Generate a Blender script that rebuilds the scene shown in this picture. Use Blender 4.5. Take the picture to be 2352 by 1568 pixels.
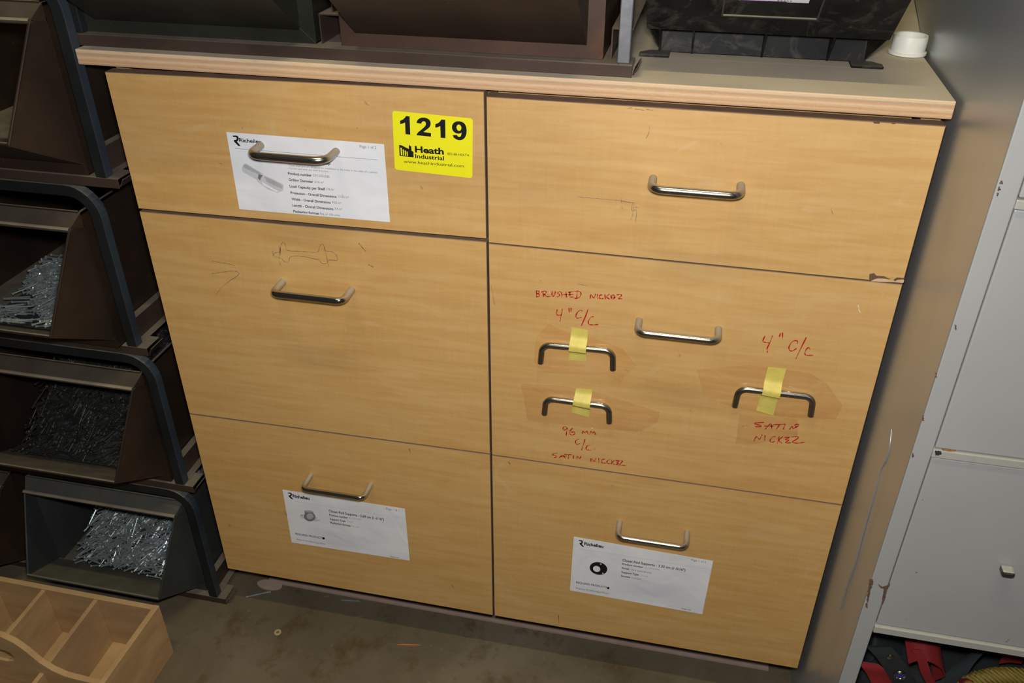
import bpy, bmesh, math, random
from mathutils import Vector, Matrix
from mathutils.geometry import tessellate_polygon
random.seed(7)
PI = math.pi
scn = bpy.context.scene
for o in list(bpy.data.objects): bpy.data.objects.remove(o)

# ------------------------------------------------------------------ camera, light, exposure
CAM = Vector((0.73182, -0.96099, 1.27168))
FPX = 1985.11
RIGHT = Vector((0.976987, 0.213297, 0.000188)); DOWN = Vector((0.113911, -0.521013, -0.845913)); FWD = Vector((-0.180332, 0.826468, -0.533320))
cd = bpy.data.cameras.new('camera'); cam = bpy.data.objects.new('camera', cd); scn.collection.objects.link(cam)
m = Matrix((( RIGHT.x, -DOWN.x, -FWD.x, CAM.x), (RIGHT.y, -DOWN.y, -FWD.y, CAM.y), (RIGHT.z, -DOWN.z, -FWD.z, CAM.z), (0, 0, 0, 1)))
cam.matrix_world = m
cd.sensor_fit = 'HORIZONTAL'; cd.sensor_width = 36.0; cd.lens = FPX / 2352 * 36; cd.clip_start = 0.02
scn.camera = cam

world = bpy.data.worlds.new('room_ambient'); scn.world = world; world.use_nodes = True
bg = world.node_tree.nodes['Background']; bg.inputs[0].default_value = (0.75, 0.87, 1.0, 1); bg.inputs[1].default_value = 0.040

def area_light(name, loc, target, sx, sy, power, color):
    l = bpy.data.lights.new(name, 'AREA'); l.shape = 'RECTANGLE'; l.size = sx; l.size_y = sy; l.energy = power; l.color = color
    o = bpy.data.objects.new(name, l); scn.collection.objects.link(o); o.location = loc
    o.rotation_euler = (Vector(target) - Vector(loc)).to_track_quat('-Z', 'Y').to_euler(); return o
# the camera's own flash, on top of the camera, and the fluorescent tube on the ceiling
flash = area_light('camera_flash', CAM - DOWN * 0.062 + FWD * 0.02, CAM + FWD * 1.2 + Vector((-0.16, 0, 0.02)), 0.075, 0.045, 12.2, (1.0, 0.985, 0.97))
tube_light = area_light('ceiling_tube', (0.45, -0.74, 3.2), (0.45, -0.74, 0), 1.2, 0.06, 22.5, (1.0, 0.90, 0.53))

vs = scn.view_settings; vs.view_transform = 'Standard'; vs.look = 'None'; vs.gamma = 1; vs.use_curve_mapping = False; vs.exposure = 0.0

# ------------------------------------------------------------------ picking points of real surfaces along a sight line
def ray(px, py): return RIGHT * (px - 1176) + DOWN * (py - 784) + FWD * FPX
def on(px, py, axis=1, val=0.0):
    v = ray(px, py); t = (val - CAM[axis]) / v[axis]; return CAM + v * t
def onp(px, py, P0, n):
    v = ray(px, py); n = Vector(n); return CAM + v * ((Vector(P0) - CAM).dot(n) / v.dot(n))

# ------------------------------------------------------------------ materials
def newmat(name):
    mt = bpy.data.materials.new(name); mt.use_nodes = True; nt = mt.node_tree
    return mt, nt, nt.nodes['Principled BSDF']
def N(nt, typ, **kw):
    n = nt.nodes.new(typ)
    for k, v in kw.items():
        if k in ('op',): n.operation = v
        elif k == 'blend': n.blend_type = v
        else: setattr(n, k, v)
    return n
def coords(nt, scale, obj=True):
    tc = N(nt, 'ShaderNodeTexCoord'); mp = N(nt, 'ShaderNodeMapping'); mp.inputs['Scale'].default_value = scale
    nt.links.new(tc.outputs['Object'], mp.inputs['Vector']); return mp.outputs['Vector']
def noise(nt, scale=(1, 1, 1), s=1, detail=4, rough=0.55, dist=0):
    n = N(nt, 'ShaderNodeTexNoise'); n.inputs['Scale'].default_value = s; n.inputs['Detail'].default_value = detail
    n.inputs['Roughness'].default_value = rough; n.inputs['Distortion'].default_value = dist
    nt.links.new(coords(nt, scale), n.inputs['Vector']); return n.outputs['Fac']
def ramp(nt, fac, stops):
    r = N(nt, 'ShaderNodeValToRGB'); e = r.color_ramp.elements
    while len(e) < len(stops): e.new(0.5)
    for i, (p, c) in enumerate(stops):
        e[i].position = p; e[i].color = (c[0], c[1], c[2], 1) if not isinstance(c, (int, float)) else (c, c, c, 1)
    nt.links.new(fac, r.inputs[0]); return r.outputs[0]
def mix(nt, fac, a, b, blend='MIX'):
    n = N(nt, 'ShaderNodeMix', data_type='RGBA'); n.blend_type = blend
    for sock, v in ((n.inputs[0], fac), (n.inputs[6], a), (n.inputs[7], b)):
        if isinstance(v, (int, float)): sock.default_value = v
        elif isinstance(v, tuple): sock.default_value = (v[0], v[1], v[2], 1)
        else: nt.links.new(v, sock)
    return n.outputs[2]
def bump(nt, bs, h, strength=0.2, dist=0.001):
    b = N(nt, 'ShaderNodeBump'); b.inputs['Strength'].default_value = strength; b.inputs['Distance'].default_value = dist
    nt.links.new(h, b.inputs['Height']); nt.links.new(b.outputs[0], bs.inputs['Normal'])
def upmask(nt, lo=0.55, hi=0.95):
    g = N(nt, 'ShaderNodeNewGeometry'); s = N(nt, 'ShaderNodeSeparateXYZ'); nt.links.new(g.outputs['Normal'], s.inputs[0])
    mr = N(nt, 'ShaderNodeMapRange'); mr.inputs[1].default_value = lo; mr.inputs[2].default_value = hi
    nt.links.new(s.outputs[2], mr.inputs[0]); return mr.outputs[0]
def mulv(nt, a, b):
    n = N(nt, 'ShaderNodeMath'); n.operation = 'MULTIPLY'
    for s, v in ((n.inputs[0], a), (n.inputs[1], b)):
        if isinstance(v, (int, float)): s.default_value = v
        else: nt.links.new(v, s)
    return n.outputs[0]
def simple(name, col, rough=0.6, metal=0.0, spec=0.5, var=0.12, vs_=30, bumps=0.0):
    mt, nt, bs = newmat(name)
    f = noise(nt, s=vs_)
    c = ramp(nt, f, [(0.3, tuple(x * (1 - var) for x in col)), (0.7, tuple(min(1, x * (1 + var)) for x in col))])
    nt.links.new(c, bs.inputs['Base Color']); bs.inputs['Roughness'].default_value = rough; bs.inputs['Metallic'].default_value = metal
    bs.inputs['Specular IOR Level'].default_value = spec
    if bumps: bump(nt, bs, noise(nt, s=vs_ * 6), bumps, 0.001)
    return mt
def maple():
    mt, nt, bs = newmat('maple_laminate')
    wav = noise(nt, (10, 1, 105), 1, 4, 0.6, 0.5); wv2 = noise(nt, (4, 1, 45), 1, 3, 0.5, 0.6)          # short bands of figure running across
    big = noise(nt, (6, 1, 5), 1, 3, 0.5)
    grain = noise(nt, (170, 1, 14), 1, 4, 0.6)
    c = ramp(nt, wav, [(0.40, (0.490, 0.262, 0.070)), (0.50, (0.555, 0.325, 0.106)), (0.61, (0.620, 0.388, 0.152))])
    c = mix(nt, 0.45, c, ramp(nt, wv2, [(0.36, (0.505, 0.272, 0.070)), (0.64, (0.605, 0.385, 0.150))]))
    c = mix(nt, 0.30, c, ramp(nt, big, [(0.3, (0.520, 0.275, 0.070)), (0.72, (0.600, 0.378, 0.144))]))
    c = mix(nt, 0.18, c, ramp(nt, grain, [(0.25, (0.47, 0.25, 0.07)), (0.75, (0.63, 0.38, 0.14))]))
    fleck = ramp(nt, noise(nt, (260, 1, 60), 1, 3, 0.6), [(0.66, 0.0), (0.76, 0.45)])
    c = mix(nt, fleck, c, (0.66, 0.46, 0.22))
    spots = ramp(nt, noise(nt, (60, 1, 60), 1, 2, 0.5), [(0.745, 0.0), (0.78, 1.0)])
    c = mix(nt, mulv(nt, spots, 0.5), c, (0.30, 0.15, 0.05))
    smear = ramp(nt, noise(nt, (9, 1, 14), 1, 5, 0.7, 1.5), [(0.60, 0.0), (0.74, 0.32)])
    c = mix(nt, smear, c, (0.60, 0.46, 0.27))
    nt.links.new(c, bs.inputs['Base Color']); bs.inputs['Roughness'].default_value = 0.52; bs.inputs['Specular IOR Level'].default_value = 1.0
    bump(nt, bs, noise(nt, (220, 1, 220), 1, 3), 0.06, 0.0005)
    return mt
def plywood_edge():
    mt, nt, bs = newmat('plywood_edge')
    tc = N(nt, 'ShaderNodeTexCoord'); sp = N(nt, 'ShaderNodeSeparateXYZ'); nt.links.new(tc.outputs['Object'], sp.inputs[0])
    mr = N(nt, 'ShaderNodeMapRange'); mr.inputs[1].default_value = 0.0; mr.inputs[2].default_value = 0.019; nt.links.new(sp.outputs[2], mr.inputs[0])
    wob = noise(nt, (6, 1, 60), 1, 4)
    ad = N(nt, 'ShaderNodeMath'); ad.operation = 'MULTIPLY_ADD'; nt.links.new(wob, ad.inputs[0]); ad.inputs[1].default_value = 0.12; nt.links.new(mr.outputs[0], ad.inputs[2])
    A = (0.56, 0.38, 0.22); B = (0.50, 0.29, 0.16); Cc = (0.62, 0.45, 0.28); D = (0.42, 0.31, 0.20)
    c = ramp(nt, ad.outputs[0], [(0.0, Cc), (0.14, B), (0.24, A), (0.34, B), (0.46, A), (0.56, Cc), (0.68, (0.55, 0.31, 0.17)), (0.80, D), (0.90, Cc), (1.0, (0.64, 0.44, 0.27))])
    fib = noise(nt, (40, 1, 700), 1, 5, 0.7)
    c = mix(nt, ramp(nt, fib, [(0.55, 0.0), (0.72, 0.55)]), c, (0.36, 0.15, 0.06))
    c = mix(nt, ramp(nt, noise(nt, (300, 1, 800), 1, 3), [(0.62, 0.0), (0.75, 0.4)]), c, (0.8, 0.66, 0.5))
    nt.links.new(c, bs.inputs['Base Color']); bs.inputs['Roughness'].default_value = 0.85; bs.inputs['Specular IOR Level'].default_value = 0.15
    bump(nt, bs, fib, 0.5, 0.001)
    return mt
def dusty_top():
    mt, nt, bs = newmat('dusty_counter')
    c = ramp(nt, noise(nt, s=14, detail=6), [(0.3, (0.43, 0.365, 0.275)), (0.7, (0.52, 0.44, 0.335))])
    c = mix(nt, ramp(nt, noise(nt, s=160, detail=2), [(0.74, 0), (0.78, 0.6)]), c, (0.09, 0.06, 0.04))
    c = mix(nt, ramp(nt, noise(nt, s=900, detail=2), [(0.4, 0), (0.7, 0.25)]), c, (0.58, 0.50, 0.38))
    nt.links.new(c, bs.inputs['Base Color']); bs.inputs['Roughness'].default_value = 0.9; bs.inputs['Specular IOR Level'].default_value = 0.1
    return mt
def steel(name, a, b, rust=(0.10, 0.04, 0.018), dust=(0.19, 0.16, 0.12), rough=0.42, metal=0.35, ds=0.85, rustamt=0.6, lo=0.6, hi=0.93, sc=7):
    mt, nt, bs = newmat(name)
    c = ramp(nt, noise(nt, s=sc, detail=6, rough=0.6), [(0.35, a), (0.65, b)])
    c = mix(nt, ramp(nt, noise(nt, s=sc * 0.8, detail=7, rough=0.7, dist=1.2), [(0.55, 0.0), (0.75, rustamt)]), c, rust)
    c = mix(nt, ramp(nt, noise(nt, (40, 40, 12), 3, 3, 0.6), [(0.70, 0.0), (0.78, 0.3)]), c, tuple(min(1, x * 2.6 + 0.03) for x in b))
    up = upmask(nt, lo, hi); dn = noise(nt, s=25, detail=5)
    dm = mulv(nt, up, ramp(nt, dn, [(0.2, 0.55), (0.7, 1.0)])); dm = mulv(nt, dm, ds)
    c = mix(nt, dm, c, dust)
    nt.links.new(c, bs.inputs['Base Color'])
    inv = N(nt, 'ShaderNodeMath'); inv.operation = 'SUBTRACT'; inv.inputs[0].default_value = 1.0; nt.links.new(dm, inv.inputs[1])
    nt.links.new(mulv(nt, inv.outputs[0], metal), bs.inputs['Metallic'])
    rr = N(nt, 'ShaderNodeMapRange'); rr.inputs[3].default_value = rough; rr.inputs[4].default_value = 0.92; nt.links.new(dm, rr.inputs[0])
    nt.links.new(rr.outputs[0], bs.inputs['Roughness']); bs.inputs['Specular IOR Level'].default_value = 0.4
    bump(nt, bs, noise(nt, s=60, detail=5), 0.12, 0.001)
    return mt
def nickel(name, col, rough, dustup=0.68, dust=(0.33, 0.27, 0.185)):
    mt, nt, bs = newmat(name)
    up = upmask(nt, 0.80, 0.97); 
    g = N(nt, 'ShaderNodeNewGeometry'); s = N(nt, 'ShaderNodeSeparateXYZ'); tc = N(nt, 'ShaderNodeTexCoord'); nt.links.new(tc.outputs['Object'], s.inputs[0])
    # dust has settled on the two legs, near the drawer face, where no hand wipes it off
    mr = N(nt, 'ShaderNodeMapRange'); mr.inputs[1].default_value = -0.033; mr.inputs[2].default_value = -0.012; nt.links.new(s.outputs[1], mr.inputs[0])
    s2 = N(nt, 'ShaderNodeSeparateXYZ'); nt.links.new(g.outputs['Normal'], s2.inputs[0])
    m2 = N(nt, 'ShaderNodeMapRange'); m2.inputs[1].default_value = -0.25; m2.inputs[2].default_value = 0.35; nt.links.new(s2.outputs[2], m2.inputs[0])
    dm = mulv(nt, mulv(nt, mr.outputs[0], m2.outputs[0]), dustup)
    c = mix(nt, dm, col, dust); nt.links.new(c, bs.inputs['Base Color'])
    inv = N(nt, 'ShaderNodeMath'); inv.operation = 'SUBTRACT'; inv.inputs[0].default_value = 1.0; nt.links.new(dm, inv.inputs[1]); nt.links.new(inv.outputs[0], bs.inputs['Metallic'])
    rr = N(nt, 'ShaderNodeMapRange'); rr.inputs[3].default_value = rough; rr.inputs[4].default_value = 0.9; nt.links.new(dm, rr.inputs[0]); nt.links.new(rr.outputs[0], bs.inputs['Roughness'])
    return mt
def paper(name='sheet_paper'):
    mt, nt, bs = newmat(name)
    c = ramp(nt, noise(nt, (8, 1, 12), 1, 4), [(0.3, (0.66, 0.66, 0.69)), (0.7, (0.74, 0.74, 0.76))])
    nt.links.new(c, bs.inputs['Base Color']); bs.inputs['Roughness'].default_value = 0.6; bs.inputs['Specular IOR Level'].default_value = 0.3
    bump(nt, bs, noise(nt, (14, 1, 18), 1, 2, 0.4, 1.0), 0.5, 0.004)
    return mt
def film():
    mt, nt, bs = newmat('clear_tape_film')
    for n in list(nt.nodes):
        if n.type == 'BSDF_PRINCIPLED': nt.nodes.remove(n)
    out = [n for n in nt.nodes if n.type == 'OUTPUT_MATERIAL'][0]
    tr = N(nt, 'ShaderNodeBsdfTransparent'); tr.inputs[0].default_value = (0.988, 0.975, 0.957, 1)
    gl = N(nt, 'ShaderNodeBsdfGlossy'); gl.inputs['Roughness'].default_value = 0.12; gl.inputs[0].default_value = (1, 1, 1, 1)
    ms = N(nt, 'ShaderNodeMixShader'); fr = N(nt, 'ShaderNodeFresnel'); fr.inputs[0].default_value = 1.35
    b = N(nt, 'ShaderNodeBump'); b.inputs['Strength'].default_value = 0.9; b.inputs['Distance'].default_value = 0.006
    nt.links.new(noise(nt, (14, 1, 26), 1, 2, 0.5, 1.5), b.inputs['Height']); nt.links.new(b.outputs[0], gl.inputs['Normal'])
    nt.links.new(fr.outputs[0], ms.inputs[0]); nt.links.new(tr.outputs[0], ms.inputs[1]); nt.links.new(gl.outputs[0], ms.inputs[2]); nt.links.new(ms.outputs[0], out.inputs[0])
    return mt
def concrete():
    mt, nt, bs = newmat('stained_concrete')
    c = ramp(nt, noise(nt, s=3.2, detail=7, rough=0.62, dist=0.6), [(0.32, (0.088, 0.068, 0.042)), (0.5, (0.118, 0.092, 0.058)), (0.68, (0.155, 0.124, 0.084))])
    c = mix(nt, ramp(nt, noise(nt, s=12, detail=8, rough=0.72, dist=0.15), [(0.52, 0), (0.66, 0.75)]), c, (0.070, 0.040, 0.012))
    c = mix(nt, ramp(nt, noise(nt, s=55, detail=4, rough=0.6), [(0.66, 0), (0.74, 0.5)]), c, (0.24, 0.19, 0.11))
    c = mix(nt, ramp(nt, noise(nt, s=24, detail=6, rough=0.65, dist=0.3), [(0.62, 0), (0.7, 0.35)]), c, (0.07, 0.065, 0.055))
    nt.links.new(c, bs.inputs['Base Color']); bs.inputs['Roughness'].default_value = 0.62; bs.inputs['Specular IOR Level'].default_value = 0.3
    bump(nt, bs, noise(nt, s=120, detail=5), 0.25, 0.001)
    return mt
def enamel(name, col, rust=True, rough=0.35):
    mt, nt, bs = newmat(name)
    c = ramp(nt, noise(nt, s=6, detail=5), [(0.3, tuple(x * 0.93 for x in col)), (0.7, col)])
    if rust:
        c = mix(nt, ramp(nt, noise(nt, s=70, detail=3, rough=0.6), [(0.735, 0), (0.765, 0.9)]), c, (0.16, 0.08, 0.045))
        c = mix(nt, ramp(nt, noise(nt, (30, 30, 8), 1, 4, 0.6), [(0.68, 0), (0.8, 0.3)]), c, (0.22, 0.17, 0.12))
    nt.links.new(c, bs.inputs['Base Color']); bs.inputs['Roughness'].default_value = rough; bs.inputs['Specular IOR Level'].default_value = 0.4
    bump(nt, bs, noise(nt, s=9, detail=3), 0.15, 0.004)
    return mt
def panelmat():
    mt, nt, bs = newmat('glossy_grey_side_panel')
    c = ramp(nt, noise(nt, (1, 9, 4), 1, 4), [(0.3, (0.43, 0.46, 0.50)), (0.7, (0.48, 0.51, 0.54))])
    nt.links.new(c, bs.inputs['Base Color']); bs.inputs['Metallic'].default_value = 0.72; bs.inputs['Roughness'].default_value = 0.37
    bump(nt, bs, noise(nt, (1, 10, 5), 1, 3), 0.25, 0.004)
    return mt
def plasticblack():
    mt, nt, bs = newmat('scuffed_black_plastic')
    c = ramp(nt, noise(nt, s=16, detail=6, rough=0.6), [(0.4, (0.006, 0.006, 0.007)), (0.62, (0.015, 0.015, 0.014))])
    c = mix(nt, ramp(nt, noise(nt, s=22, detail=7, rough=0.7, dist=1.0), [(0.50, 0.0), (0.72, 0.75)]), c, (0.095, 0.085, 0.068))
    c = mix(nt, ramp(nt, noise(nt, (120, 120, 30), 1, 3), [(0.72, 0.0), (0.8, 0.6)]), c, (0.20, 0.18, 0.15))
    c = mix(nt, mulv(nt, upmask(nt, 0.7, 0.98), 0.6), c, (0.16, 0.14, 0.11))
    nt.links.new(c, bs.inputs['Base Color']); bs.inputs['Roughness'].default_value = 0.45; bs.inputs['Specular IOR Level'].default_value = 0.12
    return mt
def totewood():
    mt, nt, bs = newmat('pine_tote_wood')
    c = ramp(nt, noise(nt, (5, 8, 30), 1, 5, 0.6, 0.6), [(0.3, (0.34, 0.205, 0.095)), (0.7, (0.46, 0.30, 0.145))])
    c = mix(nt, ramp(nt, noise(nt, s=9, detail=4), [(0.5, 0), (0.75, 0.45)]), c, (0.28, 0.17, 0.105))
    nt.links.new(c, bs.inputs['Base Color']); bs.inputs['Roughness'].default_value = 0.7; bs.inputs['Specular IOR Level'].default_value = 0.2
    bump(nt, bs, noise(nt, (20, 20, 120), 1, 4), 0.2, 0.001)
    return mt
def webbing(name, col, sc=260):
    mt, nt, bs = newmat(name)
    w = N(nt, 'ShaderNodeTexWave'); w.inputs['Scale'].default_value = sc; w.bands_direction = 'DIAGONAL'; nt.links.new(coords(nt, (1, 1, 1)), w.inputs[0])
    c = mix(nt, w.outputs['Fac'], tuple(x * 0.5 for x in col), col); nt.links.new(c, bs.inputs['Base Color']); bs.inputs['Roughness'].default_value = 0.75
    bump(nt, bs, w.outputs['Fac'], 0.4, 0.001); return mt

M = dict(
    maple=maple(), edge=simple('brown_edge', (0.20, 0.125, 0.082), 0.75, spec=0.2), carcass=simple('brown_board', (0.16, 0.09, 0.045), 0.7, spec=0.2),
    sidewood=simple('maple_side', (0.55, 0.33, 0.13), 0.6), plyedge=plywood_edge(), top=dusty_top(),
    brown=steel('brown_lacquered_steel', (0.022, 0.015, 0.011), (0.042, 0.025, 0.017), rust=(0.075, 0.030, 0.014)), rail=steel('brown_rail_steel', (0.050, 0.033, 0.026), (0.078, 0.050, 0.038), lo=0.4, hi=0.9),
    brownred=steel('red_brown_steel', (0.052, 0.030, 0.022), (0.085, 0.046, 0.033), rust=(0.16, 0.065, 0.02)),
    green=steel('dark_green_grey_steel', (0.018, 0.018, 0.013), (0.034, 0.034, 0.026), rust=(0.05, 0.022, 0.012), rustamt=0.45),
    dustlip=steel('dusty_rolled_lip', (0.05, 0.036, 0.028), (0.08, 0.06, 0.045), dust=(0.27, 0.22, 0.155), lo=0.0, hi=0.5, metal=0.1, ds=1.0),
    greyg=steel('grey_green_steel', (0.040, 0.044, 0.042), (0.060, 0.066, 0.062), rust=(0.04, 0.035, 0.03), rustamt=0.3, dust=(0.16, 0.14, 0.095)),
    dkpost=steel('dark_post_steel', (0.018, 0.020, 0.021), (0.030, 0.033, 0.036), rust=(0.05, 0.03, 0.02), rustamt=0.3, rough=0.35, metal=0.5),
    bluepost=steel('blue_grey_steel', (0.040, 0.052, 0.066), (0.060, 0.078, 0.096), rustamt=0.15, rough=0.35, metal=0.4),
    greypost=steel('bare_grey_steel', (0.15, 0.15, 0.16), (0.24, 0.24, 0.255), rust=(0.10, 0.09, 0.09), rustamt=0.4, metal=0.6, sc=30),
    nickel=nickel('brushed_nickel', (0.42, 0.39, 0.35), 0.24), chrome=nickel('chrome', (0.50, 0.45, 0.36), 0.12), taped=simple('brushed_nickel_loose', (0.40, 0.37, 0.33), 0.24, 1.0, var=0.05),
    paper=paper(), ink=simple('black_ink', (0.012, 0.012, 0.012), 0.7, spec=0.1), inkgrey=simple('grey_print', (0.16, 0.16, 0.165), 0.7), inklight=simple('light_grey_print', (0.38, 0.38, 0.39), 0.6),
    inkpale=simple('pale_grey_print', (0.52, 0.52, 0.55), 0.6),
    yellow=simple('yellow_sticker', (0.80, 0.74, 0.010), 0.45, var=0.02), red=simple('red_marker', (0.42, 0.010, 0.012), 0.5, var=0.25, vs_=200), pencil=simple('pencil', (0.16, 0.10, 0.055), 0.6, var=0.3, vs_=300),
    pencilg=simple('pencil_grey', (0.20, 0.15, 0.11), 0.6, var=0.3, vs_=300),
    chip=simple('chipped_brown_core', (0.13, 0.07, 0.045), 0.85, var=0.4, vs_=400, bumps=0.6), rawchip=simple('raw_chip', (0.55, 0.38, 0.22), 0.85, var=0.2),
    mask=simple('yellow_masking_tape', (0.60, 0.49, 0.105), 0.55, var=0.10, vs_=90, bumps=0.2), film=film(),
    floor=concrete(), wall=simple('shop_wall', (0.30, 0.28, 0.24), 0.8), dustpink=simple('dusty_plywood', (0.33, 0.24, 0.19), 0.85),
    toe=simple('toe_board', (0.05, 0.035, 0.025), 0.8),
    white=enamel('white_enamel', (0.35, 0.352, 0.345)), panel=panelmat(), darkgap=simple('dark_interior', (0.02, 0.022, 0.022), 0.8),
    creamrail=enamel('cream_enamel', (0.38, 0.37, 0.33)),
    bplastic=plasticblack(), cap=simple('white_plastic', (0.66, 0.66, 0.60), 0.45, var=0.06), sticker=simple('white_sticker', (0.75, 0.74, 0.78), 0.4, var=0.02), purple=simple('purple_print', (0.10, 0.02, 0.16), 0.4),
    tote=totewood(), zinc=simple('zinc_screw', (0.30, 0.34, 0.34), 0.36, 0.6, var=0.35, vs_=60), blackscrew=simple('black_screw', (0.020, 0.019, 0.017), 0.5, 0.3, var=0.5, vs_=60),
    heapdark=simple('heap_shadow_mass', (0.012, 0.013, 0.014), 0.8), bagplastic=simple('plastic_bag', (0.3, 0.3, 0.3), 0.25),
    redweb=webbing('red_webbing', (0.27, 0.008, 0.011)), blackweb=webbing('black_webbing', (0.012, 0.015, 0.016)), tealweb=webbing('dark_teal_webbing', (0.012, 0.020, 0.021)),
    rope=webbing('yellow_rope', (0.26, 0.18, 0.022), 90), grommet=simple('nickel_grommet', (0.3, 0.28, 0.24), 0.25, 1.0), bluecloth=simple('blue_fabric', (0.02, 0.03, 0.16), 0.8),
    orange=simple('orange_splinter', (0.45, 0.13, 0.03), 0.7), knob=steel('knob_metal', (0.10, 0.09, 0.08), (0.14, 0.13, 0.12), metal=0.8, rough=0.3, ds=0.8, dust=(0.55, 0.52, 0.46), lo=0.3, hi=0.8),
    scuff=simple('white_scuff', (0.75, 0.70, 0.60), 0.7), rustor=simple('orange_rust', (0.30, 0.11, 0.03), 0.9, var=0.4, vs_=300), washer=simple('old_washer', (0.36, 0.27, 0.14), 0.6))

# ------------------------------------------------------------------ mesh helpers
class MB:
    def __init__(s): s.v = []; s.f = []; s.mi = []; s.mats = []
    def _m(s, mat):
        if mat is None: return 0
        if mat not in s.mats: s.mats.append(mat)
        return s.mats.index(mat)
    def add(s, vs_, fs, mat=None):
        b = len(s.v); s.v += [tuple(x) for x in vs_]; k = s._m(mat)
        for f in fs: s.f.append(tuple(b + i for i in f)); s.mi.append(k)
        return s
    def box(s, x0, x1, y0, y1, z0, z1, mat=None):
        v = [(x, y, z) for x in (x0, x1) for y in (y0, y1) for z in (z0, z1)]
        return s.add(v, [(0, 1, 3, 2), (4, 6, 7, 5), (0, 4, 5, 1), (2, 3, 7, 6), (0, 2, 6, 4), (1, 5, 7, 3)], mat)
    def prism(s, poly, d, mat=None, holes=()):
        """poly: 3D points in one plane, extruded by vector d"""
        d = Vector(d); loops = [[Vector(p) for p in poly]] + [[Vector(p) for p in h] for h in holes]
        tri = tessellate_polygon(loops); flat = [p for l in loops for p in l]; n = len(flat)
        fs = [tuple(t) for t in tri] + [tuple(i + n for i in reversed(t)) for t in tri]
        o = 0
        for l in loops:
            k = len(l)
            for i in range(k): j = (i + 1) % k; fs.append((o + i, o + j, o + j + n, o + i + n))
            o += k
        return s.add(flat + [p + d for p in flat], fs, mat)
    def plate(s, a, b, c, d, t, mat=None):
        a, b, c, d = map(Vector, (a, b, c, d)); n = (b - a).cross(d - a).normalized() * t
        return s.add([a, b, c, d, a + n, b + n, c + n, d + n], [(3, 2, 1, 0), (4, 5, 6, 7), (0, 1, 5, 4), (1, 2, 6, 5), (2, 3, 7, 6), (3, 0, 4, 7)], mat)
    def tube(s, pts, r, seg=12, mat=None, cap=True):
        pts = [Vector(p) for p in pts]; n = len(pts); rings = []; up = None
        for i, p in enumerate(pts):
            t = ((pts[min(i + 1, n - 1)] - pts[max(i - 1, 0)])).normalized()
            if up is None:
                up = Vector((0, 0, 1)) if abs(t.z) < 0.9 else Vector((1, 0, 0))
            a = (up - t * up.dot(t)).normalized(); up = a; b = t.cross(a)
            rr = r[i] if isinstance(r, (list, tuple)) else r
            rings.append([p + (a * math.cos(2 * PI * k / seg) + b * math.sin(2 * PI * k / seg)) * rr for k in range(seg)])
        v = [q for rg in rings for q in rg]; f = []
        for i in range(n - 1):
            for k in range(seg): j = (k + 1) % seg; f.append((i * seg + k, i * seg + j, (i + 1) * seg + j, (i + 1) * seg + k))
        if cap: f.append(tuple(range(seg))[::-1]); f.append(tuple((n - 1) * seg + k for k in range(seg)))
        return s.add(v, f, mat)
    def sweep(s, pts, sec, nrm, mat=None):
        """rectangular channel swept along pts; sec=(in-plane width, width along nrm)"""
        pts = [Vector(p) for p in pts]; nrm = Vector(nrm); n = len(pts); v = []; f = []
        for i, p in enumerate(pts):
            t = (pts[min(i + 1, n - 1)] - pts[max(i - 1, 0)]).normalized(); a = t.cross(nrm).normalized()
            for (u, w) in ((-.5, 0), (.5, 0), (.5, 1), (-.5, 1)): v.append(p + a * sec[0] * u + nrm * sec[1] * w)
        for i in range(n - 1):
            for k in range(4): j = (k + 1) % 4; f.append((i * 4 + k, i * 4 + j, i * 4 + 4 + j, i * 4 + 4 + k))
        f += [(3, 2, 1, 0), tuple((n - 1) * 4 + k for k in range(4))]
        return s.add(v, f, mat)
    def lathe(s, prof, c, seg=40, mat=None):
        v = []; f = []; n = len(prof)
        for k in range(seg):
            a = 2 * PI * k / seg
            for r, z in prof: v.append((c[0] + r * math.cos(a), c[1] + r * math.sin(a), c[2] + z))
        for k in range(seg):
            j = (k + 1) % seg
            for i in range(n - 1): f.append((k * n + i, j * n + i, j * n + i + 1, k * n + i + 1))
        return s.add(v, f, mat)
    def strokes(s, strokes, w, y, mat=None, t=0.00012):
        """flat pen strokes on a plane y=const, facing -y"""
        for st in strokes:
            P = smooth([Vector((p[0], 0, p[1])) for p in st]); n = len(P); v = []; f = []
            for i, p in enumerate(P):
                d = (P[min(i + 1, n - 1)] - P[max(i - 1, 0)])
                d = d.normalized() if d.length > 1e-9 else Vector((1, 0, 0))
                a = Vector((-d.z, 0, d.x)); ww = w * (0.8 + 0.35 * math.sin(i * 0.9 + p.x * 400)) * 0.5
                for q in (p + a * ww, p - a * ww): v += [(q.x, y, q.z), (q.x, y + t, q.z)]
            for i in range(n - 1):
                b = i * 4; c = b + 4
                f += [(b, c, c + 2, b + 2), (b + 1, b + 3, c + 3, c + 1), (b, b + 1, c + 1, c), (b + 2, c + 2, c + 3, b + 3)]
            f += [(0, 2, 3, 1), ((n - 1) * 4, (n - 1) * 4 + 1, (n - 1) * 4 + 3, (n - 1) * 4 + 2)]
            s.add(v, f, mat)
        return s
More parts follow.
